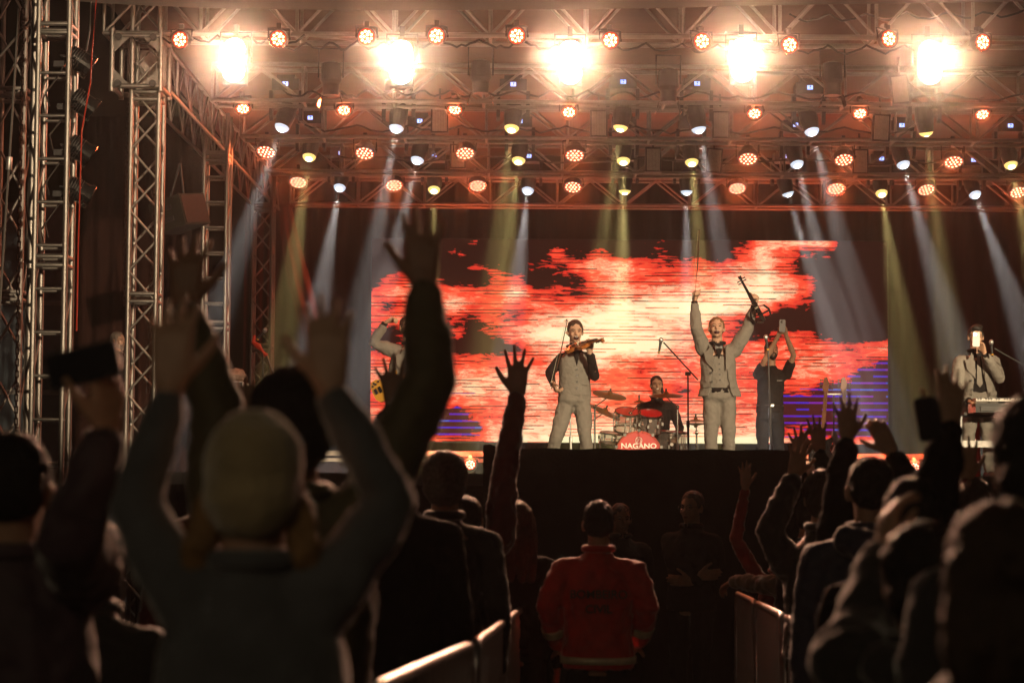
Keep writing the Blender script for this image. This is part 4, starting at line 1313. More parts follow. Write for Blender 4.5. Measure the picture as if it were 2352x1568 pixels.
# -- man waiting backstage, seen from the side
q = jp(26.2)
zb = FLOOR - 0.9
hd_ = q(272, 783)
J = dict(head=hd_, neck=hd_ - U * 0.20 - V((0.02, 0, 0)), pelvis=hd_ - U * 0.73)
f = Fig('grey bearded man in black standing backstage behind the front left mast', None, 62, J, 1.78, 'fair', 0.010, V((hd_.x, hd_.y, hd_.z - 1.66)))
f.build(); f.face('closed', 'grey'); f.hair('grey', 'short'); f.beard('grey')
f.top('black_shirt', CL['black'], 1.0, 'long'); f.legs(CL['jean'])
BACKMAN = f
bx_ = obj('backstage_platform', MB().box((-5.4, 26.1, (hd_.z - 1.66 + GB) / 2), (1.6, 1.6, hd_.z - 1.66 - GB)), M['black_metal'])
tag(bx_, 'black platform behind the left masts carrying the waiting man', 'platform')
# ------------------------------------------------------------------ front light on the band: follow spots on the mixing tower behind the audience
for k, (fg, en) in enumerate(((VIOLINIST, 1.0), (SUITMAN, 1.0), (PHONEMAN, 0.55), (KEYMAN, 1.0), (BASSMAN, 0.9), (DRUMMER, 0.6))):
    t_ = fg.J['pelvis'] * 0.45 + fg.J['neck'] * 0.55
    lamp('follow_spot', 'SPOT', (10.5 + 0.5 * k, -5.5, 7.7), t_, 68000 * en, (1.0, 0.76, 0.46), None, spot_size=rad(4.4), spot_blend=0.35, shadow_soft_size=0.12)
# lamps on the same tower washing the masts at the left
lamp('mast_wash', 'SPOT', (6.2, -9.5, 7.2), P(210, 520, 18.5), 42000, (1.0, 0.72, 0.44), None, spot_size=rad(10), spot_blend=0.6, shadow_soft_size=0.12)

# unseen fill lamp, added behind the camera to lift the crowd's dark backs
lamp('fill_light', 'SPOT', (-2.5, -3.5, 5.5), (0.0, 5.0, 1.0), 230, (1.0, 0.76, 0.46), None, spot_size=rad(70), spot_blend=0.8, shadow_soft_size=0.3)
# ------------------------------------------------------------------ black block in front of the deck
p0, p1 = P(1110, 1027, 18.3), P(1815, 1027, 18.3)
zt = 1.715
bl = empty('front_block', ((p0.x + p1.x) / 2, 18.85, GZ(18.3)))
tag(bl, 'wide black cloth covered block standing in front of the stage centre', 'stage block')
cx = (p0.x + p1.x) / 2; wd = p1.x - p0.x
b = MB()
nx_, nz_ = 40, 12
for j in range(nz_ + 1):
    for i in range(nx_ + 1):
        t = i / nx_; z = GZ(18.3) + 0.02 + (zt - GZ(18.3) - 0.02) * j / nz_
        b.v.append(V((p0.x + wd * t, 18.3 + 0.03 * math.sin(i * 1.7 + 0.5 * math.sin(j * 0.5)) * (1 - j / nz_ * 0.8), z + (0.006 * math.sin(i * 0.9) + (0.03 if i < 2 else 0)) * (j == nz_))))
for j in range(nz_):
    for i in range(nx_):
        a = j * (nx_ + 1) + i
        b.f.append((a, a + 1, a + nx_ + 2, a + nx_ + 1))
obj('front_cloth', b, M['black_cloth'], bl, smooth=True)
obj('box_body', MB().box((cx, 18.86, (zt + GZ(18.3)) / 2 - 0.03), (wd - 0.03, 1.04, zt - GZ(18.3) - 0.08)), M['black_cloth'], bl)
obj('top_cloth', MB().box((cx, 18.86, zt - 0.035), (wd + 0.01, 1.08, 0.02)), M['black_cloth'], bl)

# ------------------------------------------------------------------ instruments
M['varnish'] = mat('orange_varnish', (0.36, 0.12, 0.03), 0.22, 0, 0.3, 14, coat=0.6)
M['ebony'] = mat('ebony', (0.015, 0.012, 0.010), 0.35)
M['bow_stick'] = mat('bow_stick', (0.13, 0.05, 0.02), 0.35)
M['bow_hair'] = mat('bow_hair', (0.6, 0.55, 0.45), 0.5)
M['black_gloss'] = mat('black_lacquer', (0.012, 0.012, 0.013), 0.16, coat=0.4)
M['yellow_gloss'] = mat('yellow_lacquer', (0.62, 0.32, 0.05), 0.25, coat=0.5)
M['red_gloss'] = mat('red_lacquer', (0.40, 0.03, 0.012), 0.25, coat=0.5)
M['red_shell'] = mat('red_drum_head', (0.46, 0.012, 0.014), 0.3, 0, 0.12, 8)
M['bronze'] = mat('cymbal_bronze', (0.20, 0.11, 0.035), 0.4, 0.85, 0.3, 3)
M['white_print'] = mat('white_print', (0.75, 0.72, 0.68), 0.5, 0, 0.05)
am, ant, aout = newmat('clear_acrylic')
ag = N(ant, 'ShaderNodeBsdfTransparent'); ag.inputs[0].default_value = (0.86, 0.80, 0.76, 1)
ap = N(ant, 'ShaderNodeBsdfPrincipled'); ap.inputs['Base Color'].default_value = (0.35, 0.30, 0.28, 1); ap.inputs['Roughness'].default_value = 0.12
ax_ = N(ant, 'ShaderNodeMixShader'); ax_.inputs[0].default_value = 0.28
ant.links.new(ag.outputs[0], ax_.inputs[1]); ant.links.new(ap.outputs[0], ax_.inputs[2]); ant.links.new(ax_.outputs[0], aout.inputs[0])
def bow(a, b_, label):
    d = (b_ - a).normalized()
    n = d.cross(V((0, 1, 0))).normalized()
    t = obj('violin_bow', MB().path([a, a + (b_ - a) * 0.5 - n * 0.008, b_], [0.0065, 0.006, 0.0045], 8), M['bow_stick'], None, a)
    tag(t, label, 'bow')
    obj('bow_hair', MB().path([a + d * 0.04 + n * 0.02, b_ - d * 0.008 + n * 0.014], 0.0032, 6), M['bow_hair'], t)
    obj('frog', MB().box(a + d * 0.045 + n * 0.012, (0.018, 0.014, 0.04), d.to_track_quat('Z', 'Y').to_matrix()), M['ebony'], t)
    obj('tip', MB().box(b_ + n * 0.007, (0.012, 0.008, 0.018), d.to_track_quat('Z', 'Y').to_matrix()), M['ebony'], t)
    return t
bow(P(1267, 893, 20.76), P(1303, 735, 20.62), 'long thin violin bow held down across the vest of the violinist')
bow(P(1594, 694, 20.88), P(1607, 528, 20.9), 'violin bow raised straight up over the shouting man in grey')
def fiddle(a, b_, nrm, label, col, skeletal=False):
    """violin from tail button a to scroll b_"""
    d = (b_ - a).normalized(); L_ = 0.60
    nrm = (V(nrm) - d * V(nrm).dot(d)).normalized()
    sd = nrm.cross(d).normalized()
    t = empty('violin', a)
    tag(t, label, 'violin')
    half = [(0, 0.0), (0.05, 0.004), (0.088, 0.03), (0.104, 0.075), (0.090, 0.12), (0.060, 0.165), (0.056, 0.19), (0.066, 0.215), (0.083, 0.26), (0.080, 0.31), (0.05, 0.345), (0.0, 0.355)]
    out = [(x, y) for x, y in half] + [(-x, y) for x, y in half[-2:0:-1]]
    if skeletal:
        o1 = [(0.10, 0.02), (0.115, 0.10), (0.085, 0.17), (0.07, 0.16), (0.095, 0.10), (0.08, 0.03)]
        bd = MB().prism([(-0.022, 0), (0.022, 0), (0.026, 0.2), (0.018, 0.36), (-0.018, 0.36), (-0.026, 0.2)], a, sd, d, 0.035)
        for sg in (1, -1):
            bd.prism([(x * sg, y) for x, y in o1], a, sd, d, 0.022)
            bd.path([a + sd * sg * 0.09 + d * 0.03, a + d * 0.02], 0.008, 6); bd.path([a + sd * sg * 0.075 + d * 0.165, a + d * 0.19], 0.008, 6)
        body_ = obj('body', bd, M[col], t)
        obj('chin_rest', MB().ell(a + sd * 0.04 + d * 0.02 + nrm * 0.03, 0.035, 0.03, 0.012), M['ebony'], t, smooth=True)
        obj('shoulder_rest', MB().path([a + sd * 0.11 + d * 0.09 - nrm * 0.03, a + d * 0.06 - nrm * 0.05, a - sd * 0.11 + d * 0.07 - nrm * 0.03], 0.012, 6), M['black_metal'], t)
    else:
        body_ = obj('body', MB().prism(out, a, sd, d, 0.036), M[col], t)
        for sg in (1, -1):
            obj('sound_hole', MB().path([a + sd * sg * 0.045 + d * 0.14 + nrm * 0.0195, a + sd * sg * 0.036 + d * 0.18 + nrm * 0.0195, a + sd * sg * 0.038 + d * 0.215 + nrm * 0.0195], 0.0035, 5), M['ebony'], body_)
        obj('chin_rest', MB().ell(a + sd * 0.05 + d * 0.03 + nrm * 0.026, 0.032, 0.03, 0.012), M['ebony'], t, smooth=True)
    obj('fingerboard', MB().prism([(-0.02, 0), (0.02, 0), (0.012, 0.27), (-0.012, 0.27)], a + d * 0.23 + nrm * 0.034, sd, d, 0.010), M['ebony'], t)
    obj('neck', MB().prism([(-0.014, 0), (0.014, 0), (0.012, 0.16), (-0.012, 0.16)], a + d * 0.345 + nrm * 0.016, sd, d, 0.022), M[col], t)
    obj('bridge', MB().prism([(-0.022, 0), (0.022, 0), (0.018, 0.034), (-0.018, 0.034)], a + d * 0.195 + nrm * 0.016, sd, nrm, 0.006), M['bow_hair'], t)
    obj('tailpiece', MB().prism([(-0.012, 0), (0.012, 0), (0.020, 0.10), (-0.020, 0.10)], a + d * 0.02 + nrm * 0.032, sd, d, 0.006), M['ebony'], t)
    sc = obj('scroll', MB().lathe(a + d * 0.575 + nrm * 0.002 - sd * 0.018, sd, [(0, 0.012), (0.006, 0.020), (0.018, 0.014), (0.030, 0.020), (0.036, 0.012)], 12).prism([(-0.012, 0), (0.012, 0), (0.010, 0.08), (-0.010, 0.08)], a + d * 0.50 + nrm * 0.012, sd, d, 0.026), M[col], t)
    for i_, sg in enumerate((1, -1, 1, -1)):
        obj('peg', MB().tube(a + d * (0.515 + 0.014 * i_) + nrm * 0.012, a + d * (0.515 + 0.014 * i_) + nrm * 0.012 + sd * sg * 0.05, 0.004, 0.007, 8), M['ebony'], t)
    for x in (-0.010, -0.0035, 0.0035, 0.010):
        obj('string', MB().tube(a + d * 0.11 + sd * x + nrm * 0.037, a + d * 0.51 + sd * x * 0.6 + nrm * 0.04, 0.0012, n=5), M['chrome'], t)
    return t
fiddle(P(1306, 800, 20.86), P(1384, 783, 20.40), (-0.1, -0.62, 0.78), 'orange varnished violin tucked under the chin of the violinist', 'varnish')
fiddle(P(1755, 737, 20.86), P(1711, 658, 20.66), (-0.3, -0.9, 0.2), 'black skeletal electric violin lifted in the air by the man in grey', 'black_gloss', True)
def smartphone(c, nrm, up, label, m=None, w=0.076, h=0.155):
    nrm = V(nrm).normalized(); up = V(up); up = (up - nrm * up.dot(nrm)).normalized(); sd = up.cross(nrm).normalized()
    r = 0.012
    o = []
    for cx_, cy_, a0 in ((w / 2 - r, h / 2 - r, 0), (-w / 2 + r, h / 2 - r, 90), (-w / 2 + r, -h / 2 + r, 180), (w / 2 - r, -h / 2 + r, 270)):
        for a in (0, 30, 60, 90):
            o.append((cx_ + r * math.cos(rad(a0 + a)), cy_ + r * math.sin(rad(a0 + a))))
    t = obj('smartphone', MB().prism(o, c, sd, up, 0.010), m or M['phone'], None, c)
    tag(t, label, 'phone')
    cb = obj('camera_bump', MB().box(c + nrm * 0.0065 + sd * 0.014 * -1 + up * (h / 2 - 0.026), (0.036, 0.005, 0.036), Matrix((sd, nrm, up)).transposed()), M['black_gloss'], t)
    for dx, dz in ((-0.008, 0.008), (-0.008, -0.009), (0.009, 0)):
        obj('camera_lens', MB().tube(c + nrm * 0.008 + sd * (-0.014 + dx) + up * (h / 2 - 0.026 + dz), c + nrm * 0.012 + sd * (-0.014 + dx) + up * (h / 2 - 0.026 + dz), 0.0065, n=12), M['chrome'], cb)
    obj('screen_glass', MB().prism([(x * 0.93, y * 0.96) for x, y in o], c - nrm * 0.0056, sd, up, 0.0012), M['black_gloss'], t)
    return t
M['phone'] = mat('grey_phone_case', (0.10, 0.10, 0.105), 0.35)
smartphone(P(1797, 748, 24.80), (0, -1, -0.05), (0, 0, 1), 'grey smartphone held high in both hands of the bearded man')
smartphone(P(2242, 779, 21.10), (0, -1, 0.02), (0.04, 0, 1), 'grey smartphone covering the face of the keyboard player')

# microphones and stands
def mic(a, d, parent, hand_=True):
    d = V(d).normalized()
    m_ = obj('microphone_body', MB().lathe(a, d, [(0, 0.010), (0.02, 0.011), (0.12, 0.016), (0.125, 0.022)], 14), M['black_metal'], parent, smooth=False)
    obj('grille', MB().ell(a + d * 0.150, 0.025, 0.025, 0.029, d.to_track_quat('Z', 'Y').to_matrix()), M['steel'], m_, smooth=True)
    obj('band', MB().tube(a + d * 0.012, a + d * 0.026, 0.0135, n=12), M['yellow_gloss'], m_)
    return m_
def mic_stand(foot, top, label, boom=None, tilt=None, m=None):
    m = m or M['black_metal']
    t = empty('microphone_stand', foot)
    tag(t, label, 'microphone stand')
    mid = foot + (top - foot) * 0.52
    rod('lower_tube', foot + U * 0.05, mid, 0.014, m, t); rod('upper_tube', mid, top, 0.009, m, t)
    obj('clutch', MB().tube(mid - U * 0.03, mid + U * 0.04, 0.019, n=12), m, t)
    for k_ in range(3):
        a = rad(90 + 120 * k_)
        rod('foot_leg', foot + U * 0.16, foot + V((math.cos(a) * 0.28, math.sin(a) * 0.28, 0.015)), 0.009, m, t)
    if boom:
        a, b_ = boom
        rod('boom_arm', a, b_, 0.008, m, t)
        obj('boom_knob', MB().tube(top - V((0.03, 0.0, 0)), top + V((0.03, 0.0, 0)), 0.022, n=12), m, t)
    return t
def fl(u, Y):
    p = P(u, 1000, Y)
    return V((p.x, Y, FLOOR))
t = mic_stand(fl(1581, 21.7), P(1580, 858, 21.7), 'black boom microphone stand left of the man with raised arms', (P(1603, 872, 21.72), P(1524, 786, 21.6)))
mic(P(1513, 812, 21.55), P(1520, 770, 21.55) - P(1513, 812, 21.55), t)
t = mic_stand(fl(1773, 21.3), P(1764, 800, 21.3), 'straight microphone stand in front of the man in the black tee shirt')
mic(P(1764, 806, 21.3), P(1759, 775, 21.28) - P(1764, 806, 21.3), t)
t = mic_stand(fl(2430, 21.2), P(2425, 880, 21.2), 'boom microphone stand reaching in from the right edge towards the keyboard player', (P(2440, 888, 21.2), P(2284, 800, 21.1)))
mic(P(2279, 818, 21.1), P(2277, 790, 21.08) - P(2279, 818, 21.1), t)
t = mic_stand(fl(1312, 22.3), P(1310, 930, 22.3), 'short chrome stand behind the legs of the violinist', m=M['steel'])

# keyboard on its stand
p0, p1 = P(2234, 930, 21.08), P(2420, 930, 21.08)
kb = empty('stage_piano', V(((p0.x + p1.x) / 2, 21.1, FLOOR)))
tag(kb, 'black stage piano with white keys in front of the man with the phone', 'keyboard')
kx, kz = (p0.x + p1.x) / 2, p0.z - 0.03
obj('case', MB().box((kx, 21.12, kz), (p1.x - p0.x, 0.34, 0.10)), M['black_gloss'], kb)
nk = 30
wk = (p1.x - p0.x - 0.03) / nk
for i in range(nk):
    obj('white_key', MB().box((p0.x + 0.015 + wk * (i + 0.5), 21.10, kz + 0.085), (wk * 0.9, 0.20, 0.03)), M['white_print'], kb)
    if i % 7 not in (2, 6):
        obj('black_key', MB().box((p0.x + 0.015 + wk * (i + 1), 21.02, kz + 0.098), (wk * 0.5, 0.08, 0.018)), M['ebony'], kb)
obj('front_panel', MB().box((kx, 20.938, kz - 0.01), (p1.x - p0.x - 0.1, 0.006, 0.05)), M['black_metal'], kb)
ks = empty('keyboard_stand', V((kx, 21.15, FLOOR)))
tag(ks, 'grey metal stand with a cross bar under the stage piano', 'keyboard stand')
for x in (p0.x - 0.10, p1.x - 0.1):
    rod('upright', (x, 21.2, FLOOR + 0.03), (x, 21.2, kz - 0.05), 0.024, M['steel'], ks)
    rod('foot', (x, 20.95, FLOOR + 0.03), (x, 21.45, FLOOR + 0.03), 0.022, M['black_metal'], ks)
    rod('carrier', (x, 20.98, kz - 0.065), (x, 21.34, kz - 0.065), 0.018, M['black_metal'], ks)
obj('cross_bar', MB().box((kx - 0.1, 21.2, FLOOR + 0.40), (p1.x - p0.x + 0.05, 0.04, 0.07)), M['alu_dull'], ks)
rod('rail', (p0.x - 0.1, 21.2, kz - 0.08), (p1.x - 0.1, 21.2, kz - 0.08), 0.016, M['black_metal'], ks)
tag(obj('red_towel', cloth('c', P(2206, 1000, 21.75) * 1, P(2252, 1000, 21.75), FLOOR + 0.04, kz - 0.12, None, 3, 0.02, 9), clothmat('red_cloth', (0.35, 0.012, 0.01)), smooth=True), 'red cloth hanging below the stage piano beside the player', 'cloth')

# drum kit
KY = 25.05
def fpos(u, v, Y): return P(u, v, Y)
kd = fpos(1467, 1046, KY); kd.z = FLOOR + 0.285
R_ = 0.285
bd_ = empty('bass_drum', V((kd.x, KY + 0.2, FLOOR)))
tag(bd_, 'red bass drum lettered NAGANO in front of the drummer', 'drum')
obj('shell', MB().lathe(kd, (0, 1, 0), [(0.0, R_ - 0.012), (0.40, R_ - 0.012)], 36, closed=False), am, bd_, smooth=True)
hd_ = obj('drum_head', MB().disc(kd + V((0, -0.006, 0)), (0, -1, 0), R_ - 0.008, 40), M['red_shell'], bd_)
obj('hoop', MB().lathe(kd, (0, 1, 0), [(-0.02, R_ - 0.012), (-0.02, R_ + 0.006), (0.02, R_ + 0.006), (0.02, R_ - 0.012), (-0.02, R_ - 0.012)], 40, closed=False), M['red_gloss'], bd_)
obj('hoop', MB().lathe(kd + V((0, 0.40, 0)), (0, 1, 0), [(-0.02, R_ - 0.012), (-0.02, R_ + 0.006), (0.02, R_ + 0.006), (0.02, R_ - 0.012), (-0.02, R_ - 0.012)], 40, closed=False), M['red_gloss'], bd_)
for k_ in range(10):
    a = rad(36 * k_ + 18)
    c = kd + V((math.cos(a) * (R_ + 0.012), 0.01, math.sin(a) * (R_ + 0.012)))
    if c.z > FLOOR + 0.05: obj('claw', MB().box(c, (0.035, 0.07, 0.035)), M['chrome'], bd_)
def text(name, s_, c, size, m, parent, right=V((1, 0, 0)), up=V((0, 0, 1)), extr=0.002, wide=1.0):
    cu = bpy.data.curves.new(name, 'FONT')
    cu.body = s_; cu.size = size; cu.align_x = 'CENTER'; cu.align_y = 'CENTER'; cu.extrude = extr; cu.offset = size * 0.02
    tmp = bpy.data.objects.new('tmp', cu)
    me_ = bpy.data.meshes.new_from_object(tmp)
    me_.name = name
    bpy.data.objects.remove(tmp)
    bpy.data.curves.remove(cu)
    me_.materials.clear(); me_.materials.append(m)
    o = bpy.data.objects.new(name, me_)
    COL.objects.link(o)
    n_ = V(right).cross(V(up))
    o.parent = parent
    mt = Matrix((right, up, n_)).transposed().to_4x4() @ Matrix.Diagonal((wide, 1, 1, 1))
    o.matrix_local = Matrix.Translation(V(c) - ORG[parent.name]) @ mt
    return o
text('lettering', 'NAGANO', kd + V((0, -0.012, 0.10)), 0.090, M['white_print'], hd_, wide=1.12)
rg = [kd + V((0.040 * math.cos(a), -0.012, 0.172 + 0.040 * math.sin(a))) for a in [2 * math.pi * i / 24 for i in range(25)]]
em_ = obj('emblem', MB().path(rg, 0.0045, 6), M['white_print'], hd_)
c = kd + V((0, -0.012, 0.172))
em2 = MB()
for pl in ([(-0.022, 0.012), (0.024, 0.012), (0.020, -0.018), (0.010, -0.024)], [(-0.004, 0.026), (-0.006, 0.0), (-0.022, -0.024)]):
    em2.path([c + V((x, 0, z)) for x, z in pl], 0.0042, 6)
obj('emblem_strokes', em2, M['white_print'], hd_)
def drum(u, v, Y, r, h, tilt, label, headm, group=None, legs=False):
    c = P(u, v, Y)
    ax = V((0.06, -math.sin(rad(tilt)), math.cos(rad(tilt)))).normalized()
    t = empty('drum', c)
    tag(t, label, 'drum')
    obj('shell', MB().lathe(c, ax, [(-h / 2, r), (h / 2, r)], 28, closed=False), am, t, smooth=True)
    obj('drum_head', MB().disc(c + ax * (h / 2), ax, r, 28), headm, t)
    obj('bottom_head', MB().disc(c - ax * (h / 2), -ax, r, 28), am, t)
    for s_ in (-1, 1):
        obj('hoop', MB().lathe(c + ax * s_ * h / 2, ax, [(-0.012, r), (-0.012, r + 0.012), (0.012, r + 0.012), (0.012, r), (-0.012, r)], 28, closed=False), M['chrome'], t)
    x, y, _ = basis(ax)
    for k_ in range(8):
        a = rad(45 * k_ + 10)
        pc = c + (x * math.cos(a) + y * math.sin(a)) * (r + 0.015)
        obj('lug', MB().tube(pc - ax * h * 0.42, pc + ax * h * 0.42, 0.005, n=6).box(pc, (0.026, 0.026, 0.04)), M['chrome'], t)
    bdg = c + V((0.0, -r - 0.004, 0.02))
    obj('badge', MB().disc(bdg, (0, -1, 0.1), 0.022, 14), M['white_print'], t)
    if legs:
        for k_ in range(3):
            a = rad(120 * k_ + 30)
            pc = c + V((math.cos(a), math.sin(a), 0)) * (r + 0.02)
            obj('leg', MB().tube(V((pc.x, pc.y, FLOOR)), pc, 0.009, n=8), M['chrome'], t)
    return t
drum(1440, 966, 25.30, 0.155, 0.24, 22, 'left rack tom with a red head above the bass drum', M['red_shell'])
drum(1492, 970, 25.28, 0.150, 0.24, 22, 'right rack tom with a darker red head above the bass drum', M['red_shell'])
drum(1540, 1024, 25.5, 0.20, 0.36, 4, 'clear floor tom at the right of the bass drum', M['red_shell'], legs=True)
drum(1410, 1006, 25.6, 0.18, 0.13, 6, 'shallow red snare drum at the left of the kit', M['red_shell'], legs=True)
def cymbal(u, v, Y, r, nrm, label, stand_u=None, col='bronze', hat=False):
    c = P(u, v, Y)
    nrm = V(nrm).normalized()
    t = empty('cymbal', c)
    tag(t, label, 'cymbal')
    prof = [(0.0, r), (0.018, r * 0.55), (0.03, r * 0.17), (0.052, r * 0.12), (0.058, 0.006)]
    obj('plate', MB().lathe(c, nrm, prof, 36, closed=False), M[col], t, smooth=True)
    if hat:
        obj('lower_plate', MB().lathe(c - nrm * 0.02, -nrm, prof, 36, closed=False), M[col], t, smooth=True)
    obj('wing_nut', MB().tube(c + nrm * 0.055, c + nrm * 0.095, 0.012, n=8), M['black_metal'], t)
    su = stand_u if stand_u is not None else u
    f0 = fl(su, Y + 0.05)
    kn = V((f0.x, f0.y, c.z - 0.14))
    rod('stand_tube', f0 + U * 0.02, kn, 0.014, M['chrome'], t)
    rod('stand_arm', kn, c - nrm * 0.01, 0.008, M['chrome'], t)
    obj('tilter', MB().ell(kn, 0.026, 0.026, 0.03), M['chrome'], t, smooth=True)
    obj('collar', MB().tube(f0 + U * 0.34, f0 + U * 0.42, 0.024, n=10), M['chrome'], t)
    for k_ in range(3):
        a = rad(120 * k_ + 15)
        rod('stand_leg', f0 + U * 0.30, f0 + V((math.cos(a) * 0.25, math.sin(a) * 0.25, 0.01)), 0.010, M['chrome'], t)
    return t
cymbal(1400, 908, 25.2, 0.22, (0.16, -0.26, 0.95), 'large orange lit crash cymbal tilted at the left of the kit', 1366)
cymbal(1530, 909, 25.2, 0.225, (-0.02, -0.14, 0.98), 'large dull brown crash cymbal in front of the drummer', 1556)
cymbal(1468, 924, 25.15, 0.085, (0, -0.05, 1), 'small splash cymbal over the gap between the toms', 1448)
cymbal(1388, 946, 25.6, 0.23, (0.42, -0.2, 0.88), 'steeply tilted dark ride cymbal low at the left of the kit', 1352)
cymbal(1598, 968, 25.7, 0.17, (0, -0.05, 1), 'hi hat pair on its stand at the right of the kit', 1600, hat=True)
tag(obj('drum_throne', MB().lathe(fl(1508, 26.0), U, [(0.30, 0.02), (0.30, 0.16), (0.36, 0.17), (0.38, 0.12)], 24).tube(fl(1508, 26.0), fl(1508, 26.0) + U * 0.31, 0.025), M['leather']), 'round black drum stool under the drummer', 'stool')
for nm, pa, pb in (('wooden drum stick in the right hand of the drummer', P(1486, 1000, 25.55), P(1470, 978, 25.3)), ('wooden drum stick in the left hand of the drummer', P(1552, 1008, 25.55), P(1530, 990, 25.3))):
    tag(obj('drum_stick', MB().path([pa, pb], [0.008, 0.006], 8), M['bow_hair'], None, pa), nm, 'drum stick')

# guitars
def guitar(a, b_, nrm, label, col, head=True):
    """a bottom of the body, b_ end of the headstock; about 1.15 m long"""
    d = (b_ - a).normalized(); L_ = (b_ - a).length; k = L_ / 1.12
    nrm = (V(nrm) - d * V(nrm).dot(d)).normalized(); sd = nrm.cross(d).normalized()
    t = empty('guitar', a)
    tag(t, label, 'guitar')
    half = [(0.0, 0.0), (0.10, 0.006), (0.155, 0.05), (0.16, 0.12), (0.125, 0.19), (0.105, 0.24), (0.12, 0.30), (0.145, 0.37), (0.135, 0.43), (0.10, 0.42), (0.07, 0.36), (0.03, 0.34)]
    h2 = [(0.0, 0.0), (0.10, 0.006), (0.155, 0.05), (0.16, 0.12), (0.125, 0.18), (0.11, 0.22), (0.12, 0.27), (0.14, 0.33), (0.12, 0.37), (0.08, 0.345), (0.05, 0.33), (0.03, 0.34)]
    out = [(x * k, y * k) for x, y in half] + [(-x * k, y * k) for x, y in h2[:0:-1]]
    obj('body', MB().prism(out, a, sd, d, 0.042), M[col], t)
    obj('neck', MB().prism([(-0.027 * k, 0), (0.027 * k, 0), (0.021 * k, 0.62 * k), (-0.021 * k, 0.62 * k)], a + d * 0.33 * k + nrm * 0.025, sd, d, 0.020), M['bow_stick'], t)
    hd = obj('headstock', MB().prism([(-0.024 * k, 0), (0.024 * k, 0), (0.05 * k, 0.05 * k), (0.036 * k, 0.185 * k), (0.0, 0.20 * k), (-0.034 * k, 0.12 * k)], a + d * 0.93 * k + nrm * 0.018, sd, d, 0.018), M['bow_stick'], t)
    for i_ in range(4):
        for sg in (1, -1):
            obj('tuner', MB().tube(a + d * (0.98 + 0.035 * i_) * k + nrm * 0.02 + sd * sg * 0.03, a + d * (0.98 + 0.035 * i_) * k + nrm * 0.02 + sd * sg * 0.07, 0.007, n=6).ell(a + d * (0.98 + 0.035 * i_) * k + nrm * 0.02 + sd * sg * 0.075, 0.012, 0.008, 0.012), M['chrome'], hd)
    for y in (0.12, 0.20, 0.28):
        obj('pickup', MB().box(a + d * y * k + nrm * 0.026, (0.09 * k, 0.018, 0.03), Matrix((sd, nrm, d)).transposed()), M['black_gloss'], t)
    obj('bridge', MB().box(a + d * 0.06 * k + nrm * 0.028, (0.08 * k, 0.016, 0.03), Matrix((sd, nrm, d)).transposed()), M['chrome'], t)
    for x, y in ((0.09, 0.10), (0.11, 0.15), (0.085, 0.05), (0.115, 0.08)):
        obj('control_knob', MB().tube(a + sd * x * k + d * y * k + nrm * 0.02, a + sd * x * k + d * y * k + nrm * 0.04, 0.011, n=10), M['chrome'], t)
    for x in (-0.015, -0.005, 0.005, 0.015):
        obj('string', MB().tube(a + d * 0.06 * k + sd * x + nrm * 0.038, a + d * 0.96 * k + sd * x + nrm * 0.036, 0.0008, n=4), M['black_metal'], t)
    return t
guitar(P(858, 905, 21.20), P(1018, 815, 21.02), (-0.15, -1, 0.2), 'yellow bass guitar slung across the laughing man in grey', 'yellow_gloss')
GY = 24.6
guitar(P(1884, 1068, GY), P(1900, 868, GY + 0.10), (-0.25, -1, 0.15), 'dark guitar leaning on the twin stand, left of the pair', 'black_gloss')
guitar(P(1934, 1068, GY), P(1938, 868, GY + 0.10), (0.2, -1, 0.15), 'pale edged guitar on the twin stand, right of the pair', 'phone')
gs = mic_stand(fl(1915, GY + 0.18), P(1915, 908, GY + 0.18), 'black twin guitar stand with a yoke at the top')
rod('yoke_bar', P(1895, 905, GY + 0.12), P(1937, 905, GY + 0.12), 0.010, M['steel'], gs)
tag(gs, None, 'guitar stand')
gs['label'] = 'black twin guitar stand with a yoke holding the two guitars'
gs.name = 'guitar_stand'
# red electric upright instrument on a stand at the left
UY = 22.2
a, b_ = P(672, 1010, UY), P(600, 775, UY)
up_ = empty('electric_cello', a)
tag(up_, 'red electric upright string instrument leaning on its stand beside the rear mast', 'string instrument')
d = (b_ - a).normalized(); sd = d.cross(V((0, 1, 0))).normalized()
obj('body', MB().prism([(-0.05, 0.0), (0.05, 0.0), (0.065, 0.15), (0.04, 0.28), (0.07, 0.42), (0.04, 0.55), (-0.02, 0.60), (-0.055, 0.50), (-0.03, 0.40), (-0.06, 0.2)], a, sd, d, 0.06), M['red_gloss'], up_)
obj('neck', MB().path([a + d * 0.55, a + d * 0.98], [0.022, 0.017], 8), M['yellow_gloss'], up_)
obj('fingerboard', MB().path([a + d * 0.3 + sd * -0.03 - V((0, 0.03, 0)), a + d * 0.98 - V((0, 0.02, 0))], [0.018, 0.013], 8), M['ebony'], up_)
hk = P(585, 770, UY)
obj('peg_box', MB().path([a + d * 0.98, P(594, 795, UY), P(582, 786, UY), hk], [0.03, 0.034, 0.026, 0.016], 8), M['red_gloss'], up_)
obj('end_pin', MB().tube(a, V((a.x + 0.06, UY, FLOOR)), 0.008), M['chrome'], up_)
ls = mic_stand(fl(610, UY + 0.1), P(603, 800, UY + 0.1), 'dark stand with a round white microphone top beside the red string instrument')
mic(P(590, 782, UY - 0.1), P(619, 745, UY - 0.15) - P(590, 782, UY - 0.1), ls)
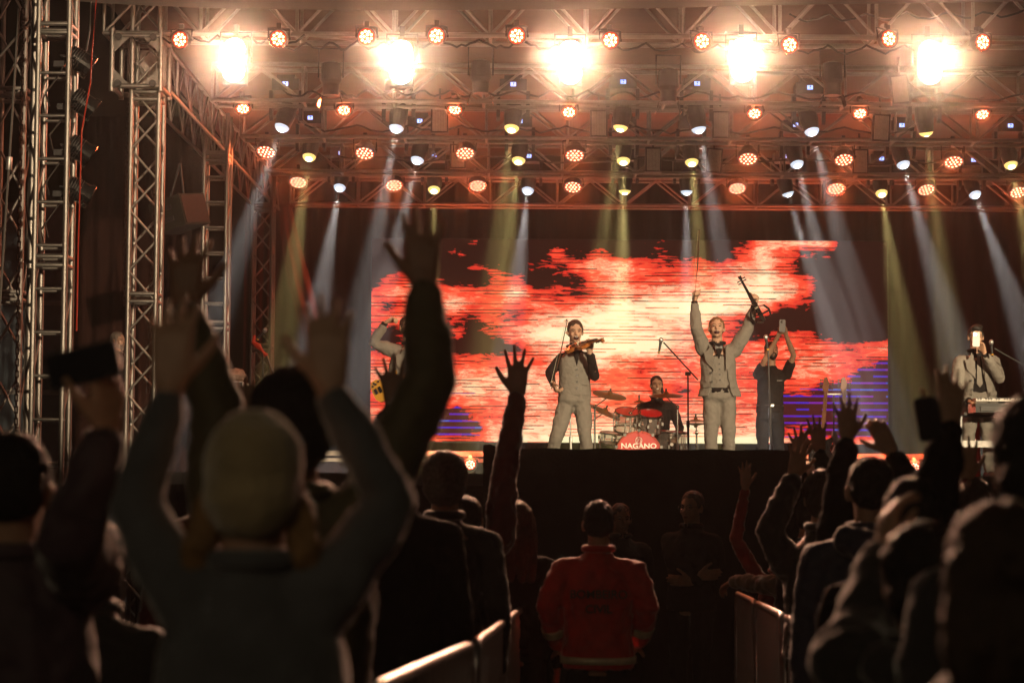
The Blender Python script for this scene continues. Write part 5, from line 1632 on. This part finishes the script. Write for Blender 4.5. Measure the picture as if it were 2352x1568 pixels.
# flight case with a bag on it
c = P(536, 935, 22.6)
fc = empty('flight_case', V((c.x, 22.6, FLOOR)))
tag(fc, 'tall black flight case with metal edges between the left masts', 'flight case')
zc0, zc1 = FLOOR, P(536, 878, 22.6).z
obj('case_body', MB().box((c.x, 22.6, (zc0 + zc1) / 2), (0.26, 0.4, zc1 - zc0)), M['black_metal'], fc)
for sx_ in (-1, 1):
    for sy_ in (-1, 1):
        rod('corner_edge', (c.x + sx_ * 0.132, 22.6 + sy_ * 0.202, zc0 + 0.01), (c.x + sx_ * 0.132, 22.6 + sy_ * 0.202, zc1), 0.010, M['steel'], fc)
for z in (zc0 + 0.02, zc1):
    rod('edge_rail', (c.x - 0.13, 22.398, z), (c.x + 0.13, 22.398, z), 0.010, M['steel'], fc)
obj('latch', MB().box((c.x, 22.392, zc0 + 0.45), (0.07, 0.012, 0.10)), M['steel'], fc)
bg = MB(); bg.ell((c.x, 22.6, zc1 + 0.075), 0.14, 0.15, 0.075); bg.ell((c.x + 0.05, 22.58, zc1 + 0.11), 0.07, 0.08, 0.05)
BAG = grown('bag', bg, mat('pale_bag', (0.30, 0.22, 0.18), 0.6, 0, 0.3, 9, 0.5, 20), 0.01, None, (c.x, 22.6, zc1), 2, 0.05, 0.06)
tag(BAG, 'pale crumpled bag lying on the flight case', 'bag')
# hanging loudspeaker behind the front mast
c = P(412, 492, 21.4)
sp_ = empty('loudspeaker', c)
tag(sp_, 'olive grey loudspeaker cabinet hung tilted behind the front left mast', 'loudspeaker')
rm = Matrix.Rotation(rad(-14), 3, 'Y') @ Matrix.Rotation(rad(-34), 3, 'Z')
M['olive_paint'] = mat('olive_paint', (0.018, 0.017, 0.013), 0.7, 0, 0.25, 10, 0.2, 70)
M['mesh_grille'] = mat('rust_red_grille', (0.05, 0.025, 0.02), 0.6, 0.2, 0.5, 120, 0.8, 160)
obj('cabinet', MB().box(c, (0.46, 0.40, 0.34), rm), M['olive_paint'], sp_)
obj('grille', MB().box(c + rm @ V((0.236, 0, 0)), (0.012, 0.36, 0.30), rm), M['mesh_grille'], sp_)
for z in (-0.06, 0.07):
    obj('handle_recess', MB().box(c + rm @ V((-0.03, -0.203, z)), (0.24, 0.012, 0.05), rm), M['black_metal'], sp_)
obj('rigging_bar', MB().tube(c + rm @ V((-0.1, 0, 0.17)), c + V((0, 0, 0.55)), 0.012).tube(c + rm @ V((0.12, 0, 0.17)), c + V((0, 0, 0.55)), 0.012), M['black_metal'], sp_)
# four dark lamps clamped to the speaker mast
for k, (u, v) in enumerate([(182, 140), (190, 238), (182, 343), (180, 438)]):
    p = P(u, v, 17.0)
    aim = V((0.75, 0.25, -0.5 + 0.1 * (k == 3))).normalized()
    t = empty('side_lamp', p)
    tag(t, 'unlit black barrel lamp clamped to the tall mast, %s from the top' % ordn(k), 'stage lamp', 'unlit lamps up the mast')
    obj('barrel', MB().lathe(p, aim, [(-0.11, 0.05), (-0.10, 0.085), (-0.06, 0.092), (0.07, 0.096), (0.075, 0.108), (0.11, 0.110)], 22, closed=False).disc(p - aim * 0.11, -aim, 0.05, 22), M['black_gloss'], t, smooth=False)
    for j in range(5):
        obj('cooling_fin', MB().lathe(p - aim * (0.085 - 0.022 * j), aim, [(0, 0.088), (0, 0.100), (0.006, 0.100), (0.006, 0.088)], 22, closed=False), M['black_metal'], t)
    obj('front_glass', MB().disc(p + aim * 0.10, aim, 0.104, 22), M['black_gloss'], t)
    obj('rim', MB().lathe(p + aim * 0.11, aim, [(0, 0.104), (0.006, 0.112), (0.012, 0.106)], 22, closed=False), M['chrome'], t)
    cl = p + V((-0.17, -0.0, -0.03))
    obj('yoke', MB().path([p + V((0, -0.12, 0)), p + V((-0.13, -0.12, 0.02)), p + V((-0.13, 0.12, 0.02)), p + V((0, 0.12, 0))], 0.010, 6).box(cl, (0.09, 0.05, 0.05)), M['black_metal'], t)
    c_ = MB().path([p - aim * 0.1, p + V((-0.16, -0.06, -0.14)), p + V((-0.25, -0.13, -0.30)), p + V((-0.22, -0.13, -0.42))], 0.008, 6)
    obj('power_cable', c_, M['cable'], t)
# flat strobe panels and hanging profile lamps among the trusses
pan = [(1010, 275, 22.2, 0), (1375, 285, 22.2, 0), (1655, 288, 22.2, 0), (2023, 295, 22.2, 3), (2066, 207, 20.9, -6), (1052, 360, 24.6, 0), (1500, 368, 24.6, 0), (1640, 370, 24.6, 4), (1975, 372, 24.6, 0)]
for k, (u, v, Y, tl) in enumerate(pan):
    p = P(u, v, Y)
    lab = ['pale flat strobe panel among the lamps, third of the picture from the left', 'pale flat strobe panel below the middle floodlight', 'pale flat strobe panel right of the middle, level with the beam lamps', 'pale flat strobe panel below the rightmost floodlight', 'ribbed pale strobe panel hung highest, left of the rightmost floodlight',
           'dim flat strobe panel in the lower rows, leftmost', 'dim flat strobe panel in the lower rows near the middle', 'reddish lit flat strobe panel in the lower rows', 'dim flat strobe panel in the lower rows, rightmost'][k]
    rm = Matrix.Rotation(rad(tl), 3, 'Y')
    t = empty('strobe_panel', p); tag(t, lab, 'strobe panel', 'strobe panels')
    obj('frame', MB().box(p, (0.20, 0.07, 0.31), rm), M['black_metal'], t)
    for j in range(9):
        obj('diffuser_bar', MB().box(p + rm @ V((-0.072 + 0.018 * j, -0.038, 0)), (0.0155, 0.012, 0.27), rm), M['rust_panel'], t)
    obj('hanger', MB().tube(p + V((0, 0, 0.15)), p + V((0, 0.05, 0.36)), 0.012), M['black_metal'], t)
for k, (u, v) in enumerate([(1104, 185), (1912, 190), (760, 190), (1535, 205)]):
    p = P(u, v, 20.9)
    t = empty('profile_lamp', p)
    tag(t, ['unlit black profile lamp hanging between the second and third floodlights', 'unlit black profile lamp hanging between the fourth and fifth floodlights', 'unlit black profile lamp hanging between the first and second floodlights', 'unlit black profile lamp hanging between the third and fourth floodlights'][k], 'stage lamp', 'profile lamps')
    obj('body', MB().lathe(p + V((0, 0, 0.22)), (0, 0, -1), [(0, 0.05), (0.02, 0.10), (0.20, 0.115), (0.24, 0.09), (0.36, 0.085)], 20), M['black_metal'], t)
    for s_ in (-1, 1):
        obj('barn_door', MB().prism([(-0.07, 0), (0.07, 0), (0.09, -0.12), (-0.09, -0.12)], p + V((s_ * 0.10, 0, -0.14)), (0, 1, 0), (-0.3 * s_, 0, 1), 0.006), M['black_gloss'], t)
    obj('bracket', MB().path([p + V((-0.13, 0, 0.05)), p + V((-0.13, 0, 0.36)), p + V((0.13, 0, 0.36)), p + V((0.13, 0, 0.05))], 0.010, 6), M['black_metal'], t)
# cables swagged along the trusses
rc = random.Random(5)
cab = [(300, 80, 700, 78, 19.4), (640, 96, 1000, 90, 19.4), (1000, 88, 1400, 96, 19.4), (1402, 96, 1812, 104, 19.4), (1813, 30, 2352, 22, 19.5), (1813, 104, 2255, 100, 19.4), (650, 205, 1100, 203, 21.5), (1100, 203, 1600, 208, 21.5), (1600, 208, 2352, 214, 21.5), (700, 285, 1300, 288, 23.8), (1300, 288, 2100, 292, 23.8), (760, 356, 2200, 366, 26.4)]
for k, (u0, v0, u1, v1, Y) in enumerate(cab):
    pts = []
    n_ = 40
    ns = rc.randint(4, 7)
    for i in range(n_ + 1):
        s_ = i / n_
        p = P(u0 + (u1 - u0) * s_, v0 + (v1 - v0) * s_, Y - 0.03)
        p.z -= abs(math.sin(s_ * ns * math.pi)) * rc.uniform(0.05, 0.09) + 0.01
        pts.append(p)
    o = obj('swagged_cable', MB().path(pts, 0.012, 6), M['cable'], None, pts[0])
    tag(o, 'black power cable swagged along the %s, %s' % ('front truss' if Y < 20 else 'second beam' if Y < 22 else 'third beam' if Y < 24 else 'fourth beam', ['leftmost length', 'second length from the left', 'middle length', 'length right of the middle', 'upper length at the right', 'rightmost lower length', 'left length', 'middle length', 'right length', 'left length', 'right length', 'its whole width'][k]), 'cable', 'swagged truss cables')
# red safety line and bare cables on the tall mast
for k, (pts, m_, lab) in enumerate([([(222, -10), (212, 120), (208, 190), (188, 300), (180, 560), (176, 760)], 'red_gloss', 'thin red line hanging down beside the lamp mast'), ([(210, -10), (206, 70), (198, 118)], 'cable', 'black feed cable dropping to the topmost mast lamp')]):
    ps = [P(u, v, 16.9) for u, v in pts]
    tag(obj('hanging_line', MB().path(ps, 0.006 if k == 0 else 0.009, 6), M[m_], None, ps[-1]), lab, 'cable')
# ------------------------------------------------------------------ crowd barriers along the gangway
def barrier(xa, ya, xb, yb, label):
    a, b_ = V((xa, ya, GZ(ya))), V((xb, yb, GZ(yb)))
    t = empty('crowd_barrier', (a + b_) / 2)
    tag(t, label, 'barrier', 'crowd barriers along the gangway')
    d = (b_ - a); L_ = d.length; d.normalize()
    H_ = 1.20; r = 0.10
    pts = [a + U * 0.12]
    for k in range(7):
        an = rad(90 * k / 6)
        pts.append(a + U * (H_ - r + r * math.sin(an)) + d * (r - r * math.cos(an)))
    for k in range(7):
        an = rad(90 - 90 * k / 6)
        pts.append(b_ + U * (H_ - r + r * math.sin(an)) - d * (r - r * math.cos(an)))
    pts += [b_ + U * 0.12, a + U * 0.12]
    obj('frame', MB().path(pts, 0.021, 10), M['steel'], t, smooth=True)
    n = int(L_ / 0.125)
    for i in range(1, n):
        p = a + d * (L_ * i / n)
        rod('bar', p + U * 0.13, p + U * (H_ - 0.01), 0.0085, M['steel'], t)
    for f_ in (0.12, 0.88):
        p = a + d * L_ * f_
        x = V((d.y, -d.x, 0))
        obj('foot', MB().path([p + U * 0.12, p + U * 0.02 - x * 0.0, p + U * 0.02 + x * 0.3], 0.016, 8).path([p + U * 0.02, p + U * 0.02 - x * 0.3], 0.016, 8), M['steel'], t)
    return t
lx = lambda y: -0.36 + (y - 5.45) * 0.0967 if y < 7.65 else -0.135 + (y - 7.75) * 0.052
rx = lambda y: 1.338 + (y - 8.57) * 0.0575
for k, (y0, y1) in enumerate(((5.45, 7.6), (7.8, 9.9), (10.1, 12.2), (12.4, 14.5))):
    barrier(lx(y0), y0, lx(y1), y1, 'steel barrier left of the gangway, %s' % ['the nearest one with the bright top rail', 'second from the camera', 'third from the camera, beside the man in red', 'furthest, reaching the stage block'][k])
for k, (y0, y1) in enumerate(((6.3, 8.35), (8.5, 10.6), (10.8, 12.9), (13.1, 15.2))):
    barrier(rx(y0), y0, rx(y1), y1, 'steel barrier right of the gangway, %s' % ['the nearest one', 'second from the camera', 'third from the camera', 'furthest, by the leaning sleeve'][k])

# ------------------------------------------------------------------ audience, seen from behind
CROWD = 'people in the audience'
def crowd(label, hd, Y, coat, hair=('black', 'short'), skin='tan', arms=None, hands=None, fat=1.0, face=180, vox=0.008, hood=False, bulk=1.0, hm=None, look=None, legs='jean', sh=None, collar=True, group=CROWD, disp=0.03):
    q = jp(Y)
    h_ = q(*hd)
    g_ = GZ(h_.y)
    h = (h_.z - g_) / 0.935
    k = h / 1.75
    J = dict(head=h_, neck=h_ - U * 0.17 * k, pelvis=V((h_.x, h_.y, g_ + 0.53 * h)))
    F_ = V((math.sin(rad(face)), -math.cos(rad(face)), 0))
    if look is not None: J['look'] = V(look)
    S_ = U.cross(F_)
    for s_, sg in (('L', 1), ('R', -1)):
        if arms and s_ in arms:
            e_, w_ = arms[s_]
            J['el' + s_] = q(*e_); J['wr' + s_] = q(*w_)
            up = 1 if J['el' + s_].z > J['neck'].z - 0.05 else 0
            J['sh' + s_] = J['neck'] + S_ * sg * (0.180 - 0.020 * up) * k - U * (0.075 - 0.065 * up) * k
    if sh:
        for s_ in sh: J['sh' + s_] = q(*sh[s_])
    f = Fig(label, group, face, J, h, skin, vox, V((h_.x, h_.y, g_)))
    hh = {}
    for s_, sg in (('L', 1), ('R', -1)):
        if hands and s_ in hands:
            hh[s_] = hands[s_]
        elif arms and s_ in arms:
            hh[s_] = dict(d=(J['wr' + s_] - J['el' + s_]).normalized() + U * 0.6, pn=F_, spread=1.3, curl=(5, 8, 5))
    f.build(hh)
    f.hair(hair[0], hair[1], hm)
    f.top('jacket', CL[coat], 1.06 * fat, 'long', collar=collar, hood=hood, bulk=bulk, disp=disp, vox=0.013)
    f.legs(CL[legs], 1.0)
    return f
WAVE = lambda pn=(0, 1, 0), sp=1.4, c=(4, 8, 6), d=(0, 0.1, 1), **kw: dict(d=V(d), pn=V(pn), spread=sp, curl=c, **kw)
f = crowd('person in sage green beanie and blue grey jacket, both arms up, nearest the camera', (585, 1120), 3.66, 'bluegrey', ('brown', 'beanie'), 'fair', hm=CL['beanie'],
      arms={'L': ((312, 1160, 0.06), (388, 905, 0.10)), 'R': ((900, 1150, 0.06), (760, 905, 0.10))}, sh={'L': (400, 1335), 'R': (775, 1335)},
      hands={'L': WAVE(d=(0.02, 0.15, 1), c=(12, 18, 12), sp=0.9), 'R': WAVE(d=(-0.08, 0.15, 1), c=(12, 18, 12), sp=0.9)}, vox=0.0065, bulk=0.88, fat=0.95, disp=0.018)
for x in (-0.075, 0.075):
    hb = MB()
    limb(hb, [f.H(x, -0.01, -0.03), f.H(x * 1.25, -0.03, -0.11), f.H(x * 1.5, -0.02, -0.17)], [0.03, 0.032, 0.02])
    grown('hair_lock', hb, HAIRM['fair'], 0.009, f.body, None, 1, 0.02, 0.03)
f = crowd('person with full dark hair and olive jacket, both open hands raised high', (675, 992), 5.0, 'olive', ('black', 'full'), 'brown',
      arms={'L': ((498, 935, 0.05), (424, 716, 0.12)), 'R': ((990, 868, 0.05), (972, 668, 0.12))}, hands={'L': WAVE(d=(0.02, 0.1, 1), c=(14, 20, 14), sp=1.3), 'R': WAVE(d=(-0.03, 0.1, 1), sp=1.1)}, vox=0.0065, bulk=1.02, disp=0.022)
d_ = (f.J['wrL'] - f.J['elL']).normalized()
obj('bracelet', MB().tube(f.J['wrL'] - d_ * 0.02, f.J['wrL'] + d_ * 0.012, 0.034, n=16), M['chrome'], f.body)
f = crowd('dark haired person in plum top at the far left, arm up with a phone', (30, 1128), 4.4, 'plum', ('black', 'short'), 'tan',
      arms={'R': ((160, 1235, -0.35), (246, 1010, -0.35))}, hands={'R': dict(d=V((-0.05, 0.25, 1)), pn=V((-0.5, 0.6, 0)), curl=(25, 35, 25), spread=0.7)}, bulk=1.1)
smartphone(P(192, 838, 4.05), (0.1, 1, -0.1), (0.25, 0, 0.06), 'dark smartphone held sideways above the plum sleeve at the left', M['black_metal'])
crowd('grey haired man in dark jacket left of the gangway', (1022, 1112), 9.6, 'dark', ('grey', 'full'), 'fair', fat=0.9)
crowd('person with maroon sleeve stretching one open hand up in front of the screen', (1070, 1196), 10.3, 'maroon', ('black', 'short'), 'brown',
      arms={'R': ((1160, 1080, 0.03), (1188, 912, 0.06))}, hands={'R': WAVE(d=(0.02, 0.05, 1), sp=1.7, s=1.36)}, sh={'R': (1146, 1240)}, bulk=1.2, fat=0.92)
crowd('long haired woman in black beside the left barrier', (1186, 1202), 11.4, 'black', ('brown', 'long'), 'fair', fat=0.92)
f = crowd('man in red uniform jacket with reflective bands standing in the gangway', (1375, 1204), 10.7, 'red_jacket', ('black', 'short'), 'tan', fat=1.0, face=178,
      arms={'L': ((1258, 1392, -0.02), (1282, 1482, 0.14)), 'R': ((1488, 1392, -0.02), (1464, 1476, 0.14))}, bulk=1.05, group=None)
j_ = [c for c in f.body.children if c.name.startswith('jacket')][0]
for s_ in 'LR':
    e_, w_ = f.J['el' + s_], f.J['wr' + s_]
    d_ = (w_ - e_).normalized(); p_ = e_ * 0.42 + w_ * 0.58
    obj('reflective_band', MB().tube(p_ - d_ * 0.022, p_ + d_ * 0.022, 0.067, 0.064, 18), M['silver'], j_)
sp = lambda t: f.J['pelvis'] + (f.J['neck'] - f.J['pelvis']) * t
rb = MB(); loft(rb, [(sp(-0.005), 0.204, 0.152), (sp(0.06), 0.204, 0.152)], f.S, f.F, 30)
obj('reflective_band', rb, M['silver'], j_, smooth=True)
M['faded_print'] = mat('faded_print', (0.10, 0.06, 0.05), 0.8, 0, 0.3)
bk = lambda t: sp(t) - f.F * 0.158
text('lettering', 'BOMBEIRO', bk(0.66), 0.062, M['faded_print'], j_, right=-f.S, up=U)
text('lettering', 'CIVIL', bk(0.52), 0.062, M['faded_print'], j_, right=-f.S, up=U)
# stewards in the dark before the block
f = crowd('steward in black with glasses and folded arms in the dark before the block', (1588, 1166), 16.6, 'black', ('black', 'short'), 'tan', face=-35, group=None,
      arms={'R': ((1545, 1290, -0.05), (1600, 1322, -0.22)), 'L': ((1650, 1290, -0.05), (1590, 1336, -0.24))}, hands={'R': dict(d=V((1, -0.2, 0.1)), pn=V((0, 1, 0)), curl=(20, 25, 20), spread=0.3), 'L': dict(d=V((-1, -0.2, 0.1)), pn=V((0, 1, 0)), curl=(20, 25, 20), spread=0.3)}, disp=0.02)
f.face('closed', 'black')
g_ = MB()
for sg in (1, -1):
    g_.path([f.H(sg * 0.032 + 0.024 * math.cos(a), 0.094, 0.004 + 0.018 * math.sin(a)) for a in [2 * math.pi * i / 14 for i in range(15)]], 0.003, 5)
    g_.path([f.H(sg * 0.056, 0.094, 0.008), f.H(sg * 0.084, -0.01, 0.01)], 0.003, 5)
obj('glasses', g_, M['chrome'], f.body)
f = crowd('steward in dark clothes half hidden behind the head of the man in red', (1426, 1192), 16.9, 'black', ('black', 'short'), 'brown', face=12, group=None, disp=0.02)
f.face('closed', 'black')
# right hand side
crowd('person with both hands up between the fuzzy coat and the red knit sleeve', (1856, 1190), 12.0, 'black', ('black', 'short'), 'tan', arms={'L': ((1826, 1150, 0.0), (1836, 1062, 0.03)), 'R': ((1902, 1140, 0.0), (1884, 1040, 0.03))}, hands={'L': WAVE(sp=1.5, s=1.15), 'R': WAVE(d=(-0.1, 0.1, 1), sp=1.2, s=1.15)}, vox=0.0075)
crowd('small person with red knit sleeve holding one hand up by the right barrier', (1792, 1272), 13.4, 'red_knit', ('brown', 'short'), 'tan', fat=0.88,
      arms={'L': ((1690, 1238, 0.0), (1712, 1122, 0.02))}, hands={'L': WAVE(sp=1.0)}, bulk=0.95, vox=0.0075)
crowd('person in khaki sleeve leaning on the right barrier', (1842, 1262), 12.9, 'khaki', ('black', 'short'), 'tan', arms={'L': ((1752, 1342, 0.1), (1684, 1334, 0.35))}, hands={'L': dict(d=V((-0.5, 0.8, -0.4)), pn=V((0.2, 0, -1)), curl=(25, 30, 20), spread=0.5)}, bulk=1.1)
crowd('person in fuzzy black coat with an arm up beside the khaki sleeve', (1890, 1146), 10.4, 'dark', ('brown', 'full'), 'tan', arms={'L': ((1768, 1222, 0.0), (1822, 1098, 0.05))}, sh={'L': (1812, 1300)},
      hands={'L': WAVE(d=(0.25, 0.1, 1), sp=1.5)}, bulk=1.15)
crowd('man with short dark hair and navy jacket right of the gangway', (1998, 1128), 7.9, 'navy', ('black', 'short'), 'tan', hood=True, fat=1.03)
crowd('person with both hands up, half hidden behind the navy jacket', (2004, 1166), 8.4, 'black', ('black', 'short'), 'tan', arms={'L': ((1930, 1112, 0.0), (1946, 1016, 0.05)), 'R': ((2092, 1120, 0.0), (2052, 1046, 0.05))},
      hands={'L': WAVE(sp=1.4), 'R': WAVE(d=(-0.45, 0.2, 0.9), c=(18, 28, 20), sp=0.6)})
crowd('person in black sleeve lifting a phone high at the right', (2092, 1196), 5.8, 'black', ('black', 'short'), 'tan', arms={'R': ((2150, 1120, 0.02), (2180, 988, 0.08))}, sh={'R': (2160, 1290)}, hands={'R': WAVE(d=(0.12, 0.2, 1), c=(8, 14, 10), sp=1.1)}, bulk=1.15)
smartphone(P(2132, 962, 5.84), (0.1, 1, -0.1), (-0.15, 0, 1), 'black smartphone beside the lifted hand at the right', M['black_metal'], 0.072, 0.13)
crowd('short person raising a small hand below the keyboard', (2238, 1166), 9.3, 'maroon', ('brown', 'short'), 'tan', arms={'L': ((2196, 1190, 0.0), (2222, 1106, 0.03))}, hands={'L': WAVE(sp=1.6)}, fat=0.9, vox=0.0075)
crowd('person in dark coat with cream fleece collar clasping hands, right foreground', (2120, 1345), 4.1, 'dark', ('black', 'full'), 'tan', arms={'L': ((1975, 1470, 0.10), (2025, 1285, 0.25))}, hands={'L': dict(d=V((0.2, 0.2, 1)), pn=V((0.8, 0.3, 0)), curl=(25, 30, 20), spread=0.6)}, hood=True, bulk=1.2, fat=1.1)
crowd('brown haired woman close to the camera at the bottom right corner', (2300, 1330), 3.05, 'dark', ('brown', 'bob'), 'fair', fat=1.05)
f = crowd('person with dark hair and dark hood at the right edge, higher than the rest', (2392, 1078), 3.9, 'dark', ('black', 'full'), 'tan', hood=True)
crowd('person deep in the left crowd showing dark fingers before the bass guitar', (905, 1075), 8.2, 'black', ('black', 'short'), 'brown', arms={'L': ((872, 1030, 0.0), (905, 938, 0.04))}, hands={'L': WAVE(d=(-0.1, 0.1, 1), sp=1.6)})
crowd('person at the left with one dim reddish hand up before the rear mast', (500, 1085), 8.6, 'maroon', ('black', 'short'), 'brown', arms={'R': ((556, 1060, 0.0), (568, 985, 0.03))}, hands={'R': WAVE(sp=1.0)})
crowd('dark haired person at the left edge behind the plum top', (70, 1160), 6.6, 'dark', ('brown', 'short'), 'tan')
crowd('person in dark clothes low in the left foreground behind the plum sleeve', (215, 1300), 5.6, 'dark', ('black', 'full'), 'brown')
finish_growth()
